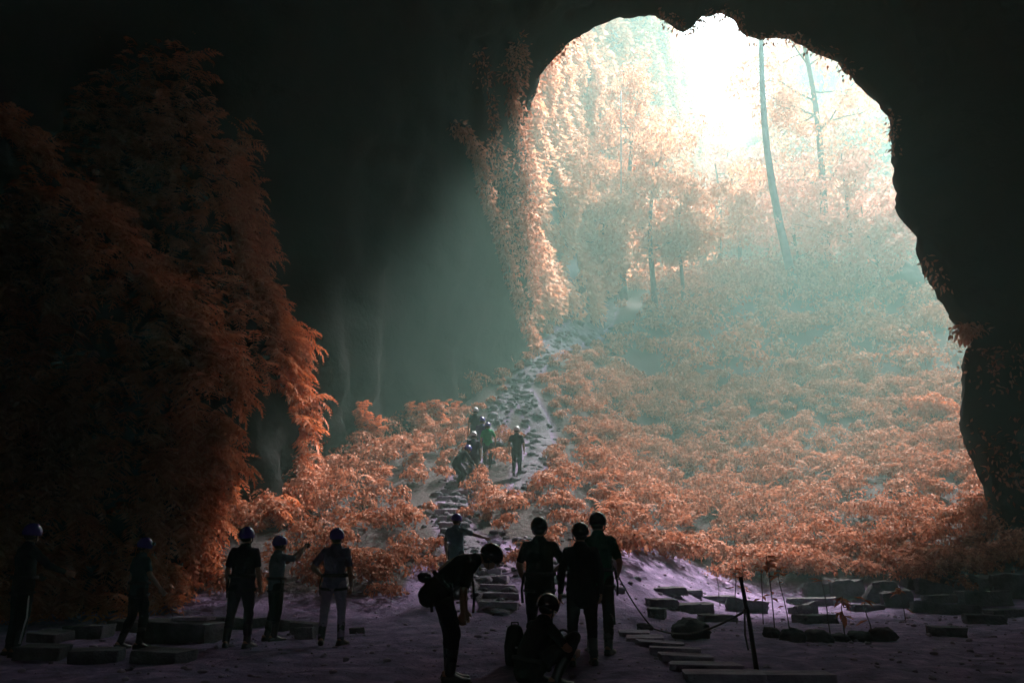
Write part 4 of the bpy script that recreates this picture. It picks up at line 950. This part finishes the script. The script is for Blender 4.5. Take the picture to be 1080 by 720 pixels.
# -- on the slope
V2 = .016
walk = dict(ankL=(-.09, -.15, .12), kneeL=(-.09, .0, .5), toeL=(-.1, .02, .04), ankR=(.09, .12, .09), kneeR=(.09, .14, .5), toeR=(.1, .28, .05))
person(545, 502, 'lone dark figure walking up between the two slope tracks', dict(walk, elL=(-.25, -.1, 1.12)), -6, 1.6, ('grey', (.03, .035, .04)), ('greytr', (.03, .035, .04)), 'helmetpale', vox=V2)
person(501, 478, 'dark figure highest up in the climbing group on the steps', dict(walk), 10, 1.62, ('grey', (.03, .035, .04)), ('greytr', (.03, .035, .04)), 'helmetpale', vox=V2)
person(508, 488, 'climber in bright violet helmet behind the green shirted climber', dict(), -15, 1.55, ('violet', (.1, .07, .2)), ('greytr', (.03, .035, .04)), 'helmet', vox=V2)
person(514, 493, 'climber with green shirt and violet helmet on the steps', dict(elR=(.3, .02, 1.14), wrR=(.3, .14, .95)), 0, 1.5, ('leafgreen', (.03, .32, .12)), ('greytr', (.03, .035, .04)), 'helmet', vox=V2)
person(499, 509, 'climber with pale helmet and lilac arm stripes in the middle of the group', dict(walk), 4, 1.6, ('slate', (.06, .06, .085)), ('slatetr', (.05, .05, .065)), 'helmetpale', vox=V2, sleeve='short')
person(484, 514, 'stooping climber lowest in the group, bent over beside the steps', dict(hipL=(-.09, -.1, .72), hipR=(.09, -.1, .72), kneeL=(-.14, .14, .45), kneeR=(.14, .14, .45), pelvis=(0, -.1, .78), waist=(0, -.03, .9), chest=(0, .1, 1.03), neck=(0, .22, 1.14), head=(0, .32, 1.24), look=(.2, 1, -.4),
       shL=(-.18, .15, 1.09), shR=(.18, .15, 1.09), elL=(-.23, .24, .86), elR=(.24, .25, .88), wrL=(-.18, .42, .75), wrR=(.2, .44, .76)), -55, 1.62, ('dusk', (.025, .03, .035)), ('dusktr', (.03, .032, .04)), 'helmet', vox=V2, sleeve='long')

# ------------------------------------------------------------------ haze, sky, sun, camera
HZ = dict(x=(-42, 128), y=(-34, 150), z=(-9, 100), d=.0060)
mb = MB(); mb.box(((HZ['x'][0]+HZ['x'][1])/2, (HZ['y'][0]+HZ['y'][1])/2, (HZ['z'][0]+HZ['z'][1])/2), (HZ['x'][1]-HZ['x'][0], HZ['y'][1]-HZ['y'][0], HZ['z'][1]-HZ['z'][0]))
m, nt, out = newmat('haze'); pv = nt.nodes.new('ShaderNodeVolumePrincipled'); pv.inputs['Color'].default_value = (.56, .93, .86, 1); pv.inputs['Density'].default_value = HZ['d']
pv.inputs['Density Attribute'].default_value = ''; pv.inputs['Anisotropy'].default_value = .33; pv.inputs['Temperature Attribute'].default_value = ''
nt.links.new(pv.outputs[0], out.inputs['Volume']); m.cycles.homogeneous_volume = True
tag(link('haze', mb.mesh('haze'), m), 'pale teal haze filling the cave and sinkhole', 'haze', kind='stuff')
SUN_EL, SUN_AZ = 53, 37
w = bpy.data.worlds.new('World'); scene.world = w; w.use_nodes = True; nt = w.node_tree; nt.nodes.clear()
sk = nt.nodes.new('ShaderNodeTexSky'); sk.sky_type = 'NISHITA'; sk.sun_disc = False; sk.sun_elevation = R(SUN_EL); sk.sun_rotation = R(SUN_AZ); sk.air_density = 1; sk.dust_density = 2.5; sk.ozone_density = 1
bg = nt.nodes.new('ShaderNodeBackground'); bg.inputs['Strength'].default_value = .16; wo = nt.nodes.new('ShaderNodeOutputWorld')
nt.links.new(sk.outputs[0], bg.inputs[0]); nt.links.new(bg.outputs[0], wo.inputs[0])
sl = bpy.data.lights.new('sun', 'SUN'); sl.energy = 5; sl.angle = R(9); sl.color = (1, .94, .86); so = bpy.data.objects.new('sun', sl); COL.objects.link(so)
sd = Vector((math.sin(R(SUN_AZ))*math.cos(R(SUN_EL)), math.cos(R(SUN_AZ))*math.cos(R(SUN_EL)), math.sin(R(SUN_EL))))
so.rotation_euler = sd.to_track_quat('Z', 'Y').to_euler(); so.location = (60, 60, 95)
cd = bpy.data.cameras.new('camera'); cd.sensor_width = 36; cd.lens = F/1080*36; cd.clip_end = 600; cd.clip_start = .05
co = bpy.data.objects.new('view_camera', cd); COL.objects.link(co); co.location = (0, 0, CH); co.rotation_euler = (R(90)+TH, 0, 0); scene.camera = co
scene.view_settings.view_transform = 'Standard'; scene.view_settings.look = 'None'; scene.view_settings.gamma = 1; scene.view_settings.exposure = 2.65
cy = scene.cycles; cy.use_denoising = True
try: cy.denoiser = 'OPENIMAGEDENOISE'
except Exception: pass
cy.max_bounces = 5; cy.diffuse_bounces = 3; cy.glossy_bounces = 2; cy.transmission_bounces = 3; cy.volume_bounces = 1; cy.transparent_max_bounces = 4
cy.use_adaptive_sampling = True; cy.adaptive_threshold = .01; cy.sample_clamp_indirect = 4; cy.caustics_reflective = False; cy.caustics_refractive = False
cy.use_light_tree = True
